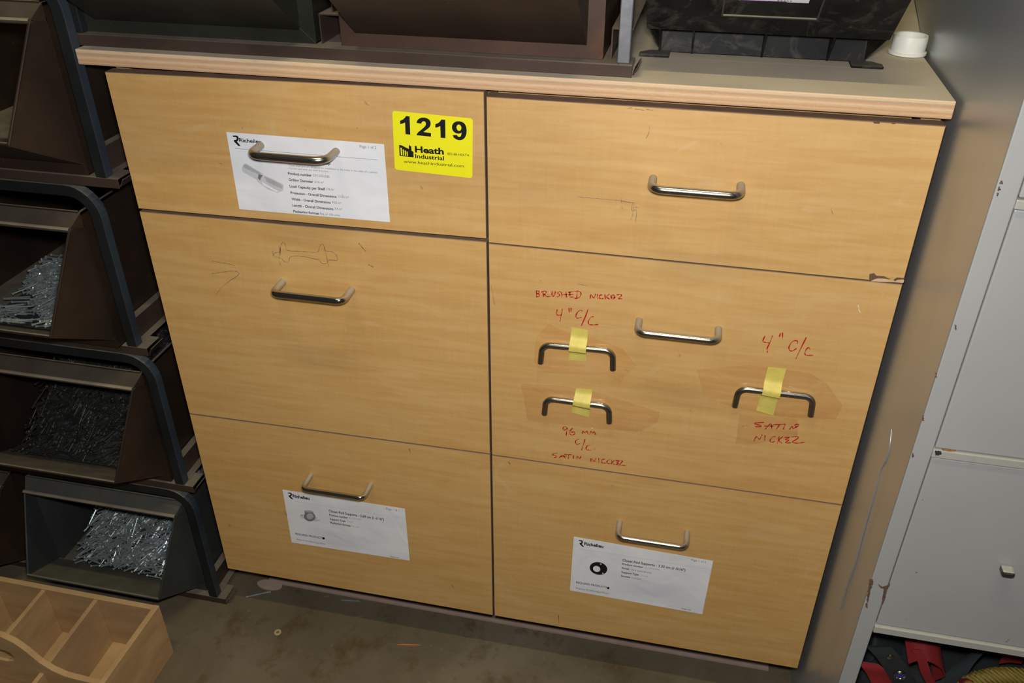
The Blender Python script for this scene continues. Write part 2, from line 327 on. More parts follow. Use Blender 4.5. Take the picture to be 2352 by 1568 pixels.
    def build(s, name, mat=None, parent=None, loc=None, bevel=0, smooth_=False, seg=2):
        me = bpy.data.meshes.new(name); org = Vector(loc) if loc is not None else Vector((0, 0, 0))
        me.from_pydata([Vector(v) - org for v in s.v], [], s.f)
        if mat is not None and not s.mats: me.materials.append(mat)
        else:
            for q in (s.mats or [mat]): me.materials.append(q)
            me.polygons.foreach_set('material_index', s.mi)
        bm = bmesh.new(); bm.from_mesh(me); bmesh.ops.recalc_face_normals(bm, faces=bm.faces); bm.to_mesh(me); bm.free()
        if smooth_:
            me.polygons.foreach_set('use_smooth', [True] * len(me.polygons))
            try: me.set_sharp_from_angle(angle=math.radians(38))
            except Exception: pass
        o = bpy.data.objects.new(name, me); scn.collection.objects.link(o)
        o.location = org
        if parent is not None:
            o.parent = parent; o.location = org - (parent_world(parent))
        if bevel:
            b = o.modifiers.new('soft_edge', 'BEVEL'); b.width = bevel; b.segments = seg; b.limit_method = 'ANGLE'; b.angle_limit = math.radians(35)
        return o
def parent_world(p):
    v = Vector(p.location)
    while p.parent is not None: p = p.parent; v = v + p.location
    return v
def smooth(P, it=2):
    for _ in range(it):
        if len(P) < 3: 
            return [P[0].lerp(P[-1], k / 4) for k in range(5)]
        Q = [P[0]]
        for i in range(len(P) - 1):
            Q += [P[i].lerp(P[i + 1], .2), P[i].lerp(P[i + 1], .8)]
        Q.append(P[-1]); P = Q
    return P
def tag(o, label=None, cat=None, group=None, kind=None):
    if label: o['label'] = label
    if cat: o['category'] = cat
    if group: o['group'] = group
    if kind: o['kind'] = kind
    return o
def empty(name, loc, label=None, cat=None, group=None):
    o = bpy.data.objects.new(name, None); o.empty_display_size = 0.05; scn.collection.objects.link(o); o.location = loc
    return tag(o, label, cat, group)
def copy_tree(o, parent=None):
    c = o.copy(); scn.collection.objects.link(c)
    if parent is not None: c.parent = parent
    for ch in [x for x in bpy.data.objects if x.parent == o]: copy_tree(ch, c)
    return c
def crop(x0, y0, sc): return lambda p: (x0 + p[0] * sc, y0 + p[1] * sc)
def flat(cr, pts):           # points read on the photograph's drawer plane -> (x, z)
    return [(lambda q: (q.x, q.z))(on(*cr(p))) for p in pts]

# text laid flat on a vertical face
def text_into(mb, s, x0, x1, z, cap, y, mat, bold=0.0):
    cu = bpy.data.curves.new('t', 'FONT'); cu.body = s; cu.size = 1.0; cu.offset = bold; cu.resolution_u = 3
    ob = bpy.data.objects.new('t', cu); scn.collection.objects.link(ob)
    dg = bpy.context.evaluated_depsgraph_get(); me = bpy.data.meshes.new_from_object(ob.evaluated_get(dg))
    xs = [v.co.x for v in me.vertices]
    if xs:
        a, b = min(xs), max(xs); sx = (x1 - x0) / (b - a); sz = cap / 0.73
        mb.add([(x0 + (v.co.x - a) * sx, y, z + v.co.y * sz) for v in me.vertices], [tuple(p.vertices) for p in me.polygons], mat)
    bpy.data.objects.remove(ob); bpy.data.curves.remove(cu); bpy.data.meshes.remove(me)
def text_px(mb, cr, s, p0, p1, cap, y, mat, bold=0.0):
    a = on(*cr(p0)); b = on(*cr(p1)); c = on(*cr((p0[0], p0[1] - cap)))
    text_into(mb, s, a.x, b.x, (a.z + b.z) / 2, c.z - a.z, y, mat, bold)
def poly_px(mb, cr, pts, y, mat, holes=(), t=0.0001):
    mb.prism([(q[0], y, q[1]) for q in flat(cr, pts)], (0, t, 0), mat, [[(q[0], y, q[1]) for q in flat(cr, h)] for h in holes])

# ------------------------------------------------------------------ the setting
fl = MB().add([(-3, -3, 0), (3, -3, 0), (3, 3, 0), (-3, 3, 0), (-3, -3, -.05), (3, -3, -.05), (3, 3, -.05), (-3, 3, -.05)],
              [(0, 1, 2, 3), (7, 6, 5, 4), (0, 4, 5, 1), (1, 5, 6, 2), (2, 6, 7, 3), (3, 7, 4, 0)]).build('floor', M['floor']); tag(fl, kind='structure')
wl = MB().box(-3, 3, 0.75, 0.80, 0, 3.4).build('wall_back', M['wall']); tag(wl, kind='structure')

# ------------------------------------------------------------------ the drawer cabinet
W = 0.9867; ZB = 0.10; ZT = 0.98; SEAM = 0.4903
cab = empty('drawer_cabinet', (W / 2, 0.3, 0), 'six-drawer maple-faced floor cabinet with metal pulls, standing between bin rack and white steel cabinet', 'cabinet')
c = MB(); sd = M['sidewood']; cs = M['carcass']
for xa, xb in ((0.002, 0.021), (W - 0.021, W - 0.001)):
    c.prism([(xa, .022, .9868), (xa, .022, .1), (xa, .095, .1), (xa, .095, 0), (xa, .545, 0), (xa, .545, .9868)], (xb - xa, 0, 0), sd)
c.box(SEAM - 0.009, SEAM + 0.009, 0.024, 0.54, 0.1, 0.9868, cs); c.box(0.021, W - 0.021, 0.533, 0.545, 0.1, 0.9868, cs)
c.box(0.021, W - 0.021, 0.024, 0.54, 0.1, 0.118, cs)
for z in (0.446, 0.79, 0.955): c.box(0.021, SEAM - .009, 0.026, 0.10, z, z + 0.015, cs); c.box(SEAM + .009, W - .021, 0.026, 0.10, z, z + 0.015, cs)
c.box(SEAM + .01, W - .03, 0.0235, 0.0255, 0.972, 0.9835, sd)
c.build('carcass', None, cab)
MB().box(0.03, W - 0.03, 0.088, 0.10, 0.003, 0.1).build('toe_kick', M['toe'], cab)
tag(MB().box(0.03, W - 0.028, 0.066, 0.12, 0, 0.004).build('plinth_sheet', M['dustpink'], cab), label='thin dusty pink plywood strip under the toe space')
def front(corners, name='drawer'):
    """corners (x,z): TL,TR,BR,BL ; maple laminate on the face, brown edges"""
    mb = MB(); t = 0.019; k = 0.0007
    out = [Vector((x, 0, z)) for x, z in corners]; cen = sum(out, Vector()) / 4
    inn = [Vector((p.x + (k if p.x < cen.x else -k), 0.0, p.z + (k if p.z < cen.z else -k))) for p in out]
    o1 = [p + Vector((0, k, 0)) for p in out]; o2 = [p + Vector((0, t, 0)) for p in out]
    mb.add(inn, [(0, 1, 2, 3)], M['maple'])
    for A, B in ((inn, o1), (o1, o2)):
        mb.add(A + B, [(i, (i + 1) % 4, (i + 1) % 4 + 4, i + 4) for i in range(4)], M['edge'])
    mb.add(o2, [(3, 2, 1, 0)], M['edge'])
    return mb.build(name, None, cab)
SL, SR = SEAM - 0.0011, SEAM + 0.0013
D = {}
D['tl'] = front([(0, .9800), (SL, .9856), (SL, .8000), (0, .7956)])
D['ml'] = front([(0, .7912), (SL, .7955), (SL, .4510), (0, .4470)])
D['bl'] = front([(0, .4456), (SL, .4496), (SL, .0993), (0, .1000)])
D['tr'] = front([(SR, .9800), (W, .9800), (W, .7934), (SR, .7950)])
D['mr'] = front([(SR, .7938), (W, .7922), (W, .4490), (SR, .4500)])
D['br'] = front([(SR, .4488), (W, .4478), (W, .1000), (SR, .0993)])
def pull(dr, x0, x1, z, r, proj, br, mat, label=None):
    pts = [(x0, 0.0005, z)]; 
    for k in range(9): a = k / 8 * PI / 2; pts.append((x0 + br - br * math.cos(a), -proj + br - br * math.sin(a), z))
    n = 6
    for k in range(1, n): pts.append((x0 + br + (x1 - x0 - 2 * br) * k / n, -proj, z))
    for k in range(9): a = k / 8 * PI / 2; pts.append((x1 - br + br * math.sin(a), -proj + br - br * math.cos(a), z))
    pts.append((x1, 0.0005, z))
    o = MB().tube(pts, r, 18).build('pull', mat, D[dr], smooth_=True)
    if label: o['label'] = label
    return o
pull('tr', .6895, .7885, .8975, .0048, .033, .013, M['nickel'])
pull('mr', .6885, .7875, .7065, .0043, .031, .011, M['nickel'])
pull('tl', .1985, .2995, .9000, .0049, .036, .016, M['nickel'])
pull('ml', .1985, .2995, .7050, .0050, .034, .010, M['chrome'], 'shiny chrome pull with dusty legs')
pull('bl', .1935, .2945, .3555, .0040, .034, .009, M['chrome'], 'thin shiny chrome pull')
pull('br', .6870, .7860, .3560, .0040, .033, .010, M['nickel'])

# writing and marks on the faces
A = crop(1150, 620, .30604); B = crop(1550, 720, .21687); P1 = crop(440, 520, .19558); P2 = crop(1300, 420, .11054)
def marks(dr, name, cr, sts, w, mat, y=-0.00018):
    if name == 'scratch_mark':
        for q in sts: MB().strokes([flat(cr, q)], w, y, mat).build(name, None, D[dr])
        return
    return MB().strokes([flat(cr, s) for s in sts], w, y, mat).build(name, None, D[dr])
brushed = [[(268,155),(270,200)],[(268,155),(288,158),(290,170),(270,177)],[(270,177),(292,182),(290,197),(268,201)],
 [(318,165),(322,200)],[(303,166),(330,155),(346,165),(332,180),(322,182)],[(328,181),(345,200),(374,196)],
 [(388,155),(384,185),(392,198),(404,190),(412,158)],[(449,160),(430,165),(428,176),(444,184),(440,196),(422,201)],
 [(455,165),(460,206)],[(458,185),(500,182)],[(490,160),(494,206)],[(505,166),(546,162)],[(518,165),(519,204),(550,200)],[(507,185),(545,181)],
 [(552,160),(590,156),(606,176),(592,205),(565,214),(553,208)],[(575,166),(571,210)],
 [(672,216),(676,176),(700,216),(713,178)],[(727,180),(729,215)],[(763,185),(744,188),(738,204),(746,215),(772,213)],[(782,180),(786,218)],[(816,180),(789,201),(820,219)],
 [(825,190),(852,186),(861,200),(847,217),(830,213),(829,192)],[(830,203),(858,203)],[(870,185),(906,182),(905,196),(878,214),(912,214)]]
four = [[(425,295),(418,332),(432,340),(460,335)],[(463,292),(445,386)],[(512,283),(516,318)],[(529,283),(527,318)],
 [(612,307),(597,298),(572,320),(562,350),(576,363),(606,355)],[(657,290),(640,340),(604,420)],[(698,350),(678,349),(656,385),(660,408),(692,411),(735,408)]]
ninety = [[(494,1180),(478,1170),(466,1190),(476,1203),(496,1190),(500,1180),(496,1212),(491,1242)],[(541,1185),(520,1205),(518,1228),(535,1240),(558,1228),(555,1213),(528,1216)],
 [(611,1229),(620,1203),(631,1223),(646,1203),(656,1231)],[(669,1232),(678,1205),(690,1226),(704,1206),(711,1236)],
 [(586,1269),(565,1274),(560,1299),(574,1308),(595,1300)],[(633,1268),(622,1305),(606,1351)],[(666,1313),(648,1318),(638,1340),(650,1350),(676,1350)],
 [(427,1372),(395,1377),(388,1388),(418,1394),(420,1404),(399,1408)],[(438,1409),(468,1382),(486,1413)],[(450,1399),(495,1394)],[(478,1382),(532,1385)],[(510,1385),(507,1416)],[(547,1388),(545,1416)],
 [(570,1417),(573,1394),(592,1417),(604,1394)],[(678,1441),(678,1408),(706,1441),(712,1411)],[(736,1411),(737,1446)],[(783,1418),(761,1421),(754,1438),(766,1449),(788,1446)],[(823,1422),(801,1427),(796,1444),(808,1452),(828,1450)],
 [(834,1424),(831,1456)],[(855,1428),(833,1443),(856,1459)],[(862,1429),(896,1427),(868,1444),(890,1446),(862,1460),(896,1461)],[(903,1429),(918,1431),(889,1462),(943,1466)]]
satin = [[(955,235),(928,290),(942,301),(998,309)],[(1036,232),(1000,322),(974,370),(980,412)],[(1119,205),(1107,246)],[(1140,200),(1141,258)],
 [(1298,316),(1302,290),(1270,280),(1230,308),(1204,360),(1216,394),(1247,396),(1292,366)],[(1393,250),(1345,345),(1282,477)],[(1432,380),(1420,354),(1395,372),(1374,420),(1386,441),(1468,440)],
 [(946,1150),(850,1157),(843,1168),(921,1186),(908,1196),(850,1196)],[(958,1221),(1010,1165),(1022,1166),(1026,1220)],[(945,1190),(1045,1190)],[(1040,1176),(1172,1170)],[(1110,1175),(1074,1223)],[(1168,1172),(1148,1226)],
 [(1214,1227),(1240,1186),(1252,1222),(1322,1177),(1300,1167),(1266,1182),(1288,1202)],
 [(836,1352),(865,1290),(896,1340),(926,1279)],[(956,1288),(951,1346)],[(1067,1301),(1036,1300),(1005,1342),(1020,1365),(1063,1350)],[(1107,1299),(1084,1374)],[(1147,1299),(1094,1340),(1132,1371)],
 [(1160,1311),(1226,1304),(1160,1336),(1216,1335),(1160,1370),(1232,1366)],[(1232,1305),(1313,1299),(1306,1318),(1232,1364),(1300,1371),(1376,1362)]]
for sts, cr in ((brushed, A), (four, A), (ninety[:11], A), (ninety[11:], A), (satin[:6], B), (satin[6:], B)):
    marks('mr', 'marker_writing', cr, sts, 0.0015, M['red'])
marks('ml', 'pencil_sketch', P1, [[(1044,300),(1048,220),(1078,176),(1102,210),(1112,286),(1300,290),(1490,306),(1500,240),(1532,198),(1552,215),(1572,290),(1650,292),(1700,330),(1719,388),(1700,401),(1622,388),(1598,410),(1590,436),(1530,436),(1505,402),(1495,385),(1460,384),(1350,356),(1250,345),(1168,350),(1150,370),(1142,416),(1110,421),(1075,400),(1060,376),(975,352),(958,330),(948,280)],
    [(1555,240),(1580,330),(1600,420),(1614,459)],[(1028,230),(1045,330)],[(1042,240),(1035,350),(1041,452)],[(955,350),(976,306),(1048,300)],
    ], 0.0006, M['pencil'])
marks('ml', 'pencil_sketch', P1, [
    [(240,405),(350,426),(440,438),(502,459)],[(236,552),(330,540),(430,525),(525,521),(562,543),(545,576),(440,642),(350,712),(288,797)]], 0.0006, M['pencil'])
marks('tr', 'pencil_sketch', P2, [[(240,283),(340,299),(700,325),(1100,362),(1430,416)],[(1130,368),(1290,408),(1400,412)],[(1382,405),(1362,580),(1420,589)],[(1408,420),(1392,580)],[(1405,506),(1503,507)],[(1405,555),(1472,570),(1460,700),(1442,832)],[(1390,590),(1388,695)],[(1380,645),(1350,762)],[(1135,310),(1158,412)]], 0.0006, M['pencilg'])
marks('tr', 'scratch_mark', crop(0, 0, 1), [[(1908,478),(1913,492)],[(1492,290),(1490,306),(1484,318)],[(1440,249),(1452,247)],[(1458,250),(1480,253)],[(1484,251),(1500,253)]], 0.0005, M['pencil'])
marks('mr', 'scratch_mark', crop(0, 0, 1), [[(1238,643),(1243,645)],[(1326,652),(1350,656)],[(1583,941),(1588,944)],[(1128,655),(1136,700)]], 0.0004, M['pencil'])
marks('mr', 'white_scuff', crop(0, 0, 1), [[(1971,700),(1973,712),(1976,718)]], 0.0008, M['scuff'])
marks('tl', 'scratch_mark', crop(0, 0, 1), [[(836,232),(844,238)],[(836,236),(850,243)],[(502,372),(510,377)],[(556,296),(558,291)],[(700,297),(702,301)],[(820,293),(822,295)]], 0.0005, M['pencil'])
marks('ml', 'scratch_mark', crop(0, 0, 1), [[(846,607),(852,610),(858,613)],[(824,558),(832,568),(840,577)]], 0.0011, M['pencil'])
marks('bl', 'scratch_mark', crop(0, 0, 1), [[(940,1030),(943,1040)],[(1036,1340),(1042,1348)],[(652,1172),(660,1185)]], 0.0011, M['pencil'])
marks('br', 'scratch_mark', crop(0, 0, 1), [[(1283,1412),(1284,1430)],[(1168,1060),(1172,1066)]], 0.0012, M['pencil'])
# chipped laminate at the drawer edges
Z = crop(0, 0, 1)
for dr, pts, mat in (('tr', [(1997,629),(2008,627),(2013,633),(2030,634),(2046,641),(2040,641),(2028,639),(2014,639),(2000,644),(1996,641)], M['chip']),
                     ('tr', [(2052,642),(2060,637),(2078,638),(2077,641),(2062,642),(2055,645)], M['chip']),
                     ('tr', [(2000,645),(2014,640),(2030,640),(2046,643),(2070,643),(2077,643),(2075,649),(2001,645.5)], M['rawchip']),
                     ('tr', [(2004,279),(2010,277.5),(2022,278.5),(2020,284),(2008,283.5)], M['chip']),
                     ('tr', [(2046,282),(2058,282.5),(2056,285),(2050,285)], M['chip'])):
    mb = MB(); poly_px(mb, Z, pts, -0.00015, mat); mb.build('laminate_chip', None, D[dr])

# ------------------------------------------------------------------ the counter board
ctz0, ctz1 = 0.9872, 1.0062
mb = MB(); b1, b2 = ctz0, ctz1
xr = [(-0.0, .9903), (.19, .9903), (.33, 1.010), (.55, 1.038)]
poly = [(-0.0345, 0.0), (xr[0][1], 0.0), (xr[1][1], .19), (xr[2][1], .33), (xr[3][1], .55), (-0.0345, .55)]
n = len(poly)
mb.add([(x, y, b1) for x, y in poly] + [(x, y, b2) for x, y in poly], [tuple(range(n))[::-1]] + [(i, (i + 1) % n, (i + 1) % n + n, i + n) for i in range(n)], M['plyedge'])
mb.add([(x, y, b2) for x, y in poly], [tuple(range(n))], M['top'])
bm_o = mb.build('counter_board', None, None, loc=(0, 0, ctz0))
# weld the top to the edges so the bevel rounds one solid board
bm = bmesh.new(); bm.from_mesh(bm_o.data); bmesh.ops.remove_doubles(bm, verts=bm.verts, dist=1e-5); bmesh.ops.recalc_face_normals(bm, faces=bm.faces); bm.to_mesh(bm_o.data); bm.free()
bv = bm_o.modifiers.new('soft_edge', 'BEVEL'); bv.width = 0.0012; bv.segments = 2
tag(bm_o, 'dusty plywood board with raw layered front edge, lying across the top of the drawer cabinet', 'countertop')

# ------------------------------------------------------------------ sheets and stickers
def sheet(name, corners_px, label, cat, group, mat, thick=0.00025, rnd=0.0):
    q = [on(*p) for p in corners_px]; cx = sum(p.x for p in q) / 4; cz = sum(p.z for p in q) / 4
    e = empty(name, (cx, 0, cz), label, cat, group)
    pts = []
    if rnd:
        for i in range(4):
            p, a, b = q[i], q[i - 1], q[(i + 1) % 4]; u = (a - p).normalized(); w = (b - p).normalized()
            for k in range(6):
                t = k / 5; pts.append(p + u * rnd * (1 - t) ** 2 + w * rnd * t ** 2)
    else: pts = q
    mb = MB(); mb.prism([(p.x, -thick, p.z) for p in pts], (0, thick * 0.9, 0))
    return e, mb.build('paper' if 'sheet' in name else 'backing', mat, e)
YS = -0.00034
PG = 'printed product sheets taped to the drawers'
s1, _ = sheet('product_sheet', [(520, 303), (882, 331), (896, 510), (550, 480)], 'white printed sheet with a grey shelf pin picture, on the top left drawer', 'paper sheet', PG, M['paper'])
K = crop(500, 240, .26786); K4 = crop(500, 290, .1467)
t = MB()
text_px(t, K4, 'Richelieu', (342, 247), (690, 263), 62, YS, M['ink'], 0.022)
for st, p0, p1, cap, mt_, bo in (
    ('Page 1 of 2', (1220, 371), (1362, 378), 24, 'inkgrey', 0), ('Metal Shelf Pin with Stop', (585, 488), (968, 512), 27, 'ink', .022),
    ('- These shelf pins are designed for installation in the holes in the sides of a cabinet.', (598, 529), (1370, 586), 16, 'inkgrey', 0), ('- Can be used with any shelf thickness.', (600, 549), (955, 581), 15, 'inkgrey', 0),
    ('Product number', (606, 602), (808, 614), 23, 'ink', .02), ('CP12352180', (820, 616), (960, 626), 21, 'inkgrey', 0),
    ('Drilling Diameter', (613, 656), (820, 669), 23, 'ink', .02), ('3/16 in*', (832, 671), (912, 676), 20, 'inkgrey', 0),
    ('Load Capacity per Shelf', (620, 712), (922, 732), 23, 'ink', .02), ('176 lb*', (933, 733), (1005, 738), 20, 'inkgrey', 0),
    ('Projection - Overall Dimensions', (628, 768), (1020, 796), 22, 'ink', .02), ('13/32 in*', (1035, 797), (1128, 803), 20, 'inkgrey', 0),
    ('Width - Overall Dimensions', (637, 821), (970, 847), 22, 'ink', .02), ('9/32 in*', (983, 847), (1062, 852), 20, 'inkgrey', 0),
    ('Length - Overall Dimensions', (645, 875), (993, 901), 22, 'ink', .02), ('3/4 in*', (1005, 901), (1072, 906), 20, 'inkgrey', 0),
    ('Packaging format', (652, 926), (870, 941), 22, 'ink', .02), ('Bag of 100 units', (880, 943), (1050, 957), 19, 'inkgrey', 0)):
    text_px(t, K, st, p0, p1, cap, YS, M[mt_], bo)
q0 = on(*K((150, 381))); q1 = on(*K((1370, 468))); zz = (q0.z + q1.z) / 2
t.box(q0.x, q1.x, YS, YS + .00005, zz - .0002, zz + .0002, M['inkgrey'])
t.build('printed_text', None, s1)
def logo(parent, cr, pts): mb = MB(); poly_px(mb, cr, pts, YS, M['ink']); mb.build('printed_logo', None, parent)
RL = [(238,143),(298,143),(322,158),(331,190),(325,222),(303,238),(362,308),(325,305),(262,243),(252,213),(292,208),(300,190),(294,170),(240,163)]
logo(s1, K4, RL)
mb = MB(); poly_px(mb, K, [(225,508),(245,505),(385,590),(400,606),(480,640),(560,680),(568,700),(560,738),(510,755),(430,725),(345,662),(330,640),(215,577),(207,540)], YS, M['inkpale'])
poly_px(mb, K, [(228,515),(245,512),(375,588),(360,602),(225,540),(220,528)], YS - .00005, M['inklight'])
poly_px(mb, K, [(400,612),(540,680),(560,700),(552,722),(420,660)], YS - .00005, M['inklight'])
poly_px(mb, K, [(352,596),(388,606),(372,628),(366,650),(346,632)], YS - .0001, M['inkgrey'])
poly_px(mb, K, [(380,660),(500,730),(530,745),(500,748),(390,690)], YS - .00005, M['paper'])
mb.build('printed_picture', None, s1)

s2, _ = sheet('product_sheet', [(649, 1124), (930, 1168), (941, 1287), (670, 1245)], 'white printed sheet with a small grey bracket picture, under the bottom left pull', 'paper sheet', PG, M['paper'])
K = crop(600, 1060, .17007); t = MB()
text_px(t, K, 'Richelieu', (428, 480), (655, 512), 42, YS, M['ink'], .035)
for st, p0, p1, cap, mt_, bo in (('Page 1 of 1', (1690, 645), (1862, 668), 26, 'inkgrey', 0), ('Closet Rod Supports - 2.69 cm (1-1/16")', (915, 675), (1660, 795), 32, 'ink', .02),
    ('Product number', (922, 728), (1172, 766), 26, 'ink', .02), ('2217012180', (1190, 768), (1352, 790), 22, 'inklight', 0), ('Support Type', (930, 783), (1140, 812), 26, 'ink', .02), ('Closed', (1160, 810), (1245, 825), 22, 'inklight', 0),
    ('Packaging format', (938, 835), (1210, 872), 26, 'ink', .02), ('Per unit', (1222, 877), (1325, 892), 22, 'inklight', 0), ('REQUIRED PRODUCTS', (465, 985), (835, 1040), 26, 'ink', .01), ('Requires the following products.', (485, 1055), (872, 1118), 22, 'inkgrey', 0), ('Notes use', (1745, 1285), (1860, 1302), 20, 'inkgrey', 0.01)):
    text_px(t, K, st, p0, p1, cap, YS, M[mt_], bo)
q0 = on(*K((360, 522))); q1 = on(*K((1865, 750))); zz = (q0.z + q1.z) / 2; t.box(q0.x, q1.x, YS, YS + .00005, zz - .00015, zz + .00015, M['inklight'])
def ell(cx, cy, rx, ry, n=28, a=0): return [(cx + rx * math.cos(2 * PI * k / n) * math.cos(a) - ry * math.sin(2 * PI * k / n) * math.sin(a), cy + rx * math.cos(2 * PI * k / n) * math.sin(a) + ry * math.sin(2 * PI * k / n) * math.cos(a)) for k in range(n)]
poly_px(t, K, ell(843, 1033, 17, 15), YS, M['ink']); t.build('printed_text', None, s2)
logo(s2, K, [(360 + (x - 238) * .6, 415 + (y - 143) * .55) for x, y in RL])
mb = MB(); poly_px(mb, K, ell(660, 755, 140, 38, 28, .22), YS, M['inkpale']); poly_px(mb, K, ell(655, 740, 78, 62, 28, .15), YS - .00004, M['inkgrey']); poly_px(mb, K, ell(660, 735, 48, 40), YS - .00008, M['inklight'])
poly_px(mb, K, [(585, 655), (700, 665), (712, 715), (590, 708)], YS - .00006, M['inkgrey']); poly_px(mb, K, ell(645, 668, 58, 16, 20, .1), YS - .0001, M['inklight']); poly_px(mb, K, ell(772, 770, 20, 12), YS - .00008, M['paper']); poly_px(mb, K, ell(548, 718, 16, 9), YS - .00008, M['inklight'])
mb.build('printed_picture', None, s2)

s3, _ = sheet('product_sheet', [(1318, 1232), (1638, 1288), (1613, 1410), (1309, 1355)], 'white printed sheet with a black ring picture, under the bottom right pull', 'paper sheet', PG, M['paper'])
K = crop(1280, 1170, .17007); t = MB()
text_px(t, K, 'Richelieu', (365, 474), (622, 516), 42, YS, M['ink'], .035)
for st, p0, p1, cap, mt_, bo in (('Page 1 of 2', (1808, 688), (2005, 718), 26, 'inkgrey', 0), ('Closet Rod Supports - 3.33 cm (1-5/16")', (880, 692), (1728, 830), 32, 'ink', .02),
    ('Product number', (875, 744), (1160, 784), 26, 'ink', .02), ('2213333ORB', (1178, 788), (1380, 820), 22, 'inklight', 0), ('Finish', (870, 797), (972, 813), 26, 'ink', .02), ('Oil-Rubbed Bronze', (992, 820), (1270, 858), 22, 'inkgrey', 0),
    ('Support Type', (865, 850), (1100, 889), 26, 'ink', .02), ('Closed', (1120, 892), (1220, 910), 22, 'inklight', 0), ('Screws', (860, 903), (985, 921), 26, 'ink', .02), ('Included', (1005, 925), (1125, 945), 22, 'inkgrey', 0),
    ('REQUIRED PRODUCTS', (255, 988), (668, 1060), 26, 'ink', .01), ('Requires the following products.', (255, 1065), (695, 1138), 22, 'inkgrey', 0), ('Notes use', (1675, 1340), (1803, 1360), 20, 'inkgrey', 0.01)):
    text_px(t, K, st, p0, p1, cap, YS, M[mt_], bo)
q0 = on(*K((292, 518))); q1 = on(*K((1990, 803))); zz = (q0.z + q1.z) / 2; t.box(q0.x, q1.x, YS, YS + .00005, zz - .00015, zz + .00015, M['inklight'])
poly_px(t, K, ell(688, 1056, 17, 15), YS, M['ink']); t.build('printed_text', None, s3)
logo(s3, K, [(290 + (x - 238) * .6, 410 + (y - 143) * .55) for x, y in RL])
mb = MB(); poly_px(mb, K, ell(557, 792, 120, 84, 36, .2), YS, M['ink'], [ell(532, 798, 50, 40, 24, .3)])
for p in ((588, 732), (615, 857)): poly_px(mb, K, ell(p[0], p[1], 9, 8, 12), YS - .0001, M['paper'])
mb.build('printed_picture', None, s3)

sy, _ = sheet('lot_sticker', [(901, 254), (1086, 272), (1085, 409), (907, 389)], 'bright yellow lot sticker with big black 1219, stuck on the top left drawer', 'sticker', None, M['yellow'], rnd=0.004)
K = crop(880, 240, .11477); t = MB(); ik = M['ink']
poly_px(t, K, [(338,325),(395,300),(435,265),(460,228),(530,235),(545,600),(450,592),(440,358),(395,378),(342,390)], YS, ik)
poly_px(t, K, [(1046,392),(1105,367),(1142,335),(1167,298),(1245,305),(1249,672),(1153,663),(1145,430),(1100,450),(1047,462)], YS, ik)
poly_px(t, K, [(670,366),(678,330),(700,297),(735,272),(780,260),(830,260),(880,273),(920,298),(945,335),(953,378),(947,420),(930,452),(900,480),(850,515),(808,548),(960,570),(958,642),(670,612),(680,580),(710,545),(770,498),(820,455),(848,420),(858,385),(850,352),(830,336),(806,332),(784,343),(770,362),(766,382)], YS, ik)
poly_px(t, K, [(1378,445),(1385,410),(1405,375),(1435,348),(1480,333),(1530,333),(1580,345),(1620,370),(1650,410),(1667,455),(1673,510),(1671,570),(1655,630),(1630,670),(1595,698),(1550,712),(1500,708),(1450,688),(1412,655),(1392,612),(1478,608),(1492,632),(1515,647),(1540,646),(1556,628),(1566,600),(1571,560),(1545,577),(1510,582),(1465,575),(1425,552),(1396,520),(1380,480)], YS, ik,
        [[(1468,455),(1474,425),(1492,404),(1515,397),(1540,406),(1560,430),(1570,462),(1562,498),(1545,518),(1520,525),(1495,515),(1477,490)]])
for st, p0, p1, cap, bo in (('Heath', (640, 948), (1218, 1000), 128, .035), ('Industrial', (644, 1062), (1222, 1118), 84, .02), ('855-88-HEATH', (1290, 1000), (1720, 1044), 50, 0), ('www.heathindustrial.com', (415, 1148), (1620, 1274), 62, 0)):
    text_px(t, K, st, p0, p1, cap, YS, ik, bo)
t.build('printed_text', None, sy)
t = MB(); poly_px(t, K, [(322,808),(365,812),(518,888),(515,803),(530,808),(535,825),(565,832),(570,922),(608,945),(612,1055),(330,1025)], YS, ik)
for q in ([(348,860),(375,862),(385,1012),(358,1010)], [(395,895),(418,897),(422,1018),(400,1016)], [(435,915),(455,920),(462,1024),(440,1022)], [(472,935),(492,940),(498,1028),(478,1026)]): poly_px(t, K, q, YS - .00006, M['yellow'])
t.build('printed_logo', None, sy)

# ------------------------------------------------------------------ loose sample pulls taped to the right middle drawer
TG = 'sample pulls taped on the middle right drawer'
def sample(x0, x1, zt, leg, tilt, label):
    r = .0040; y = -r - .0006; br = .012; pts = [(x0 + (-.001), y, zt - leg)]
    for k in range(9): a = k / 8 * PI / 2; pts.append((x0 + br - br * math.cos(a), y, zt - br + br * math.sin(a)))
    for k in range(1, 6): pts.append((x0 + br + (x1 - x0 - 2 * br) * k / 6, y, zt))
    for k in range(9): a = k / 8 * PI / 2; pts.append((x1 - br + br * math.sin(a), y, zt - br + br * math.cos(a)))
    pts.append((x1 + .001, y, zt - leg))
    cx = (x0 + x1) / 2; pts = [(p[0], p[1], p[2] + (p[0] - cx) * tilt) for p in pts]
    o = MB().tube(pts, r, 16).build('sample_pull', M['taped'], None, loc=(cx, 0, zt), smooth_=True)
    return tag(o, label, 'drawer pull', TG)
sample(.5635, .6590, .6565, .029, .03, 'loose brushed nickel pull taped below BRUSHED NICKEL writing, upper left of three')
sample(.5705, .6595, .5680, .027, .0, 'loose satin pull taped above the 96 MM writing, lower left of three')
sample(.8235, .9175, .6235, .029, .0, 'loose satin nickel pull taped at the right, above SATIN NICKEL writing')
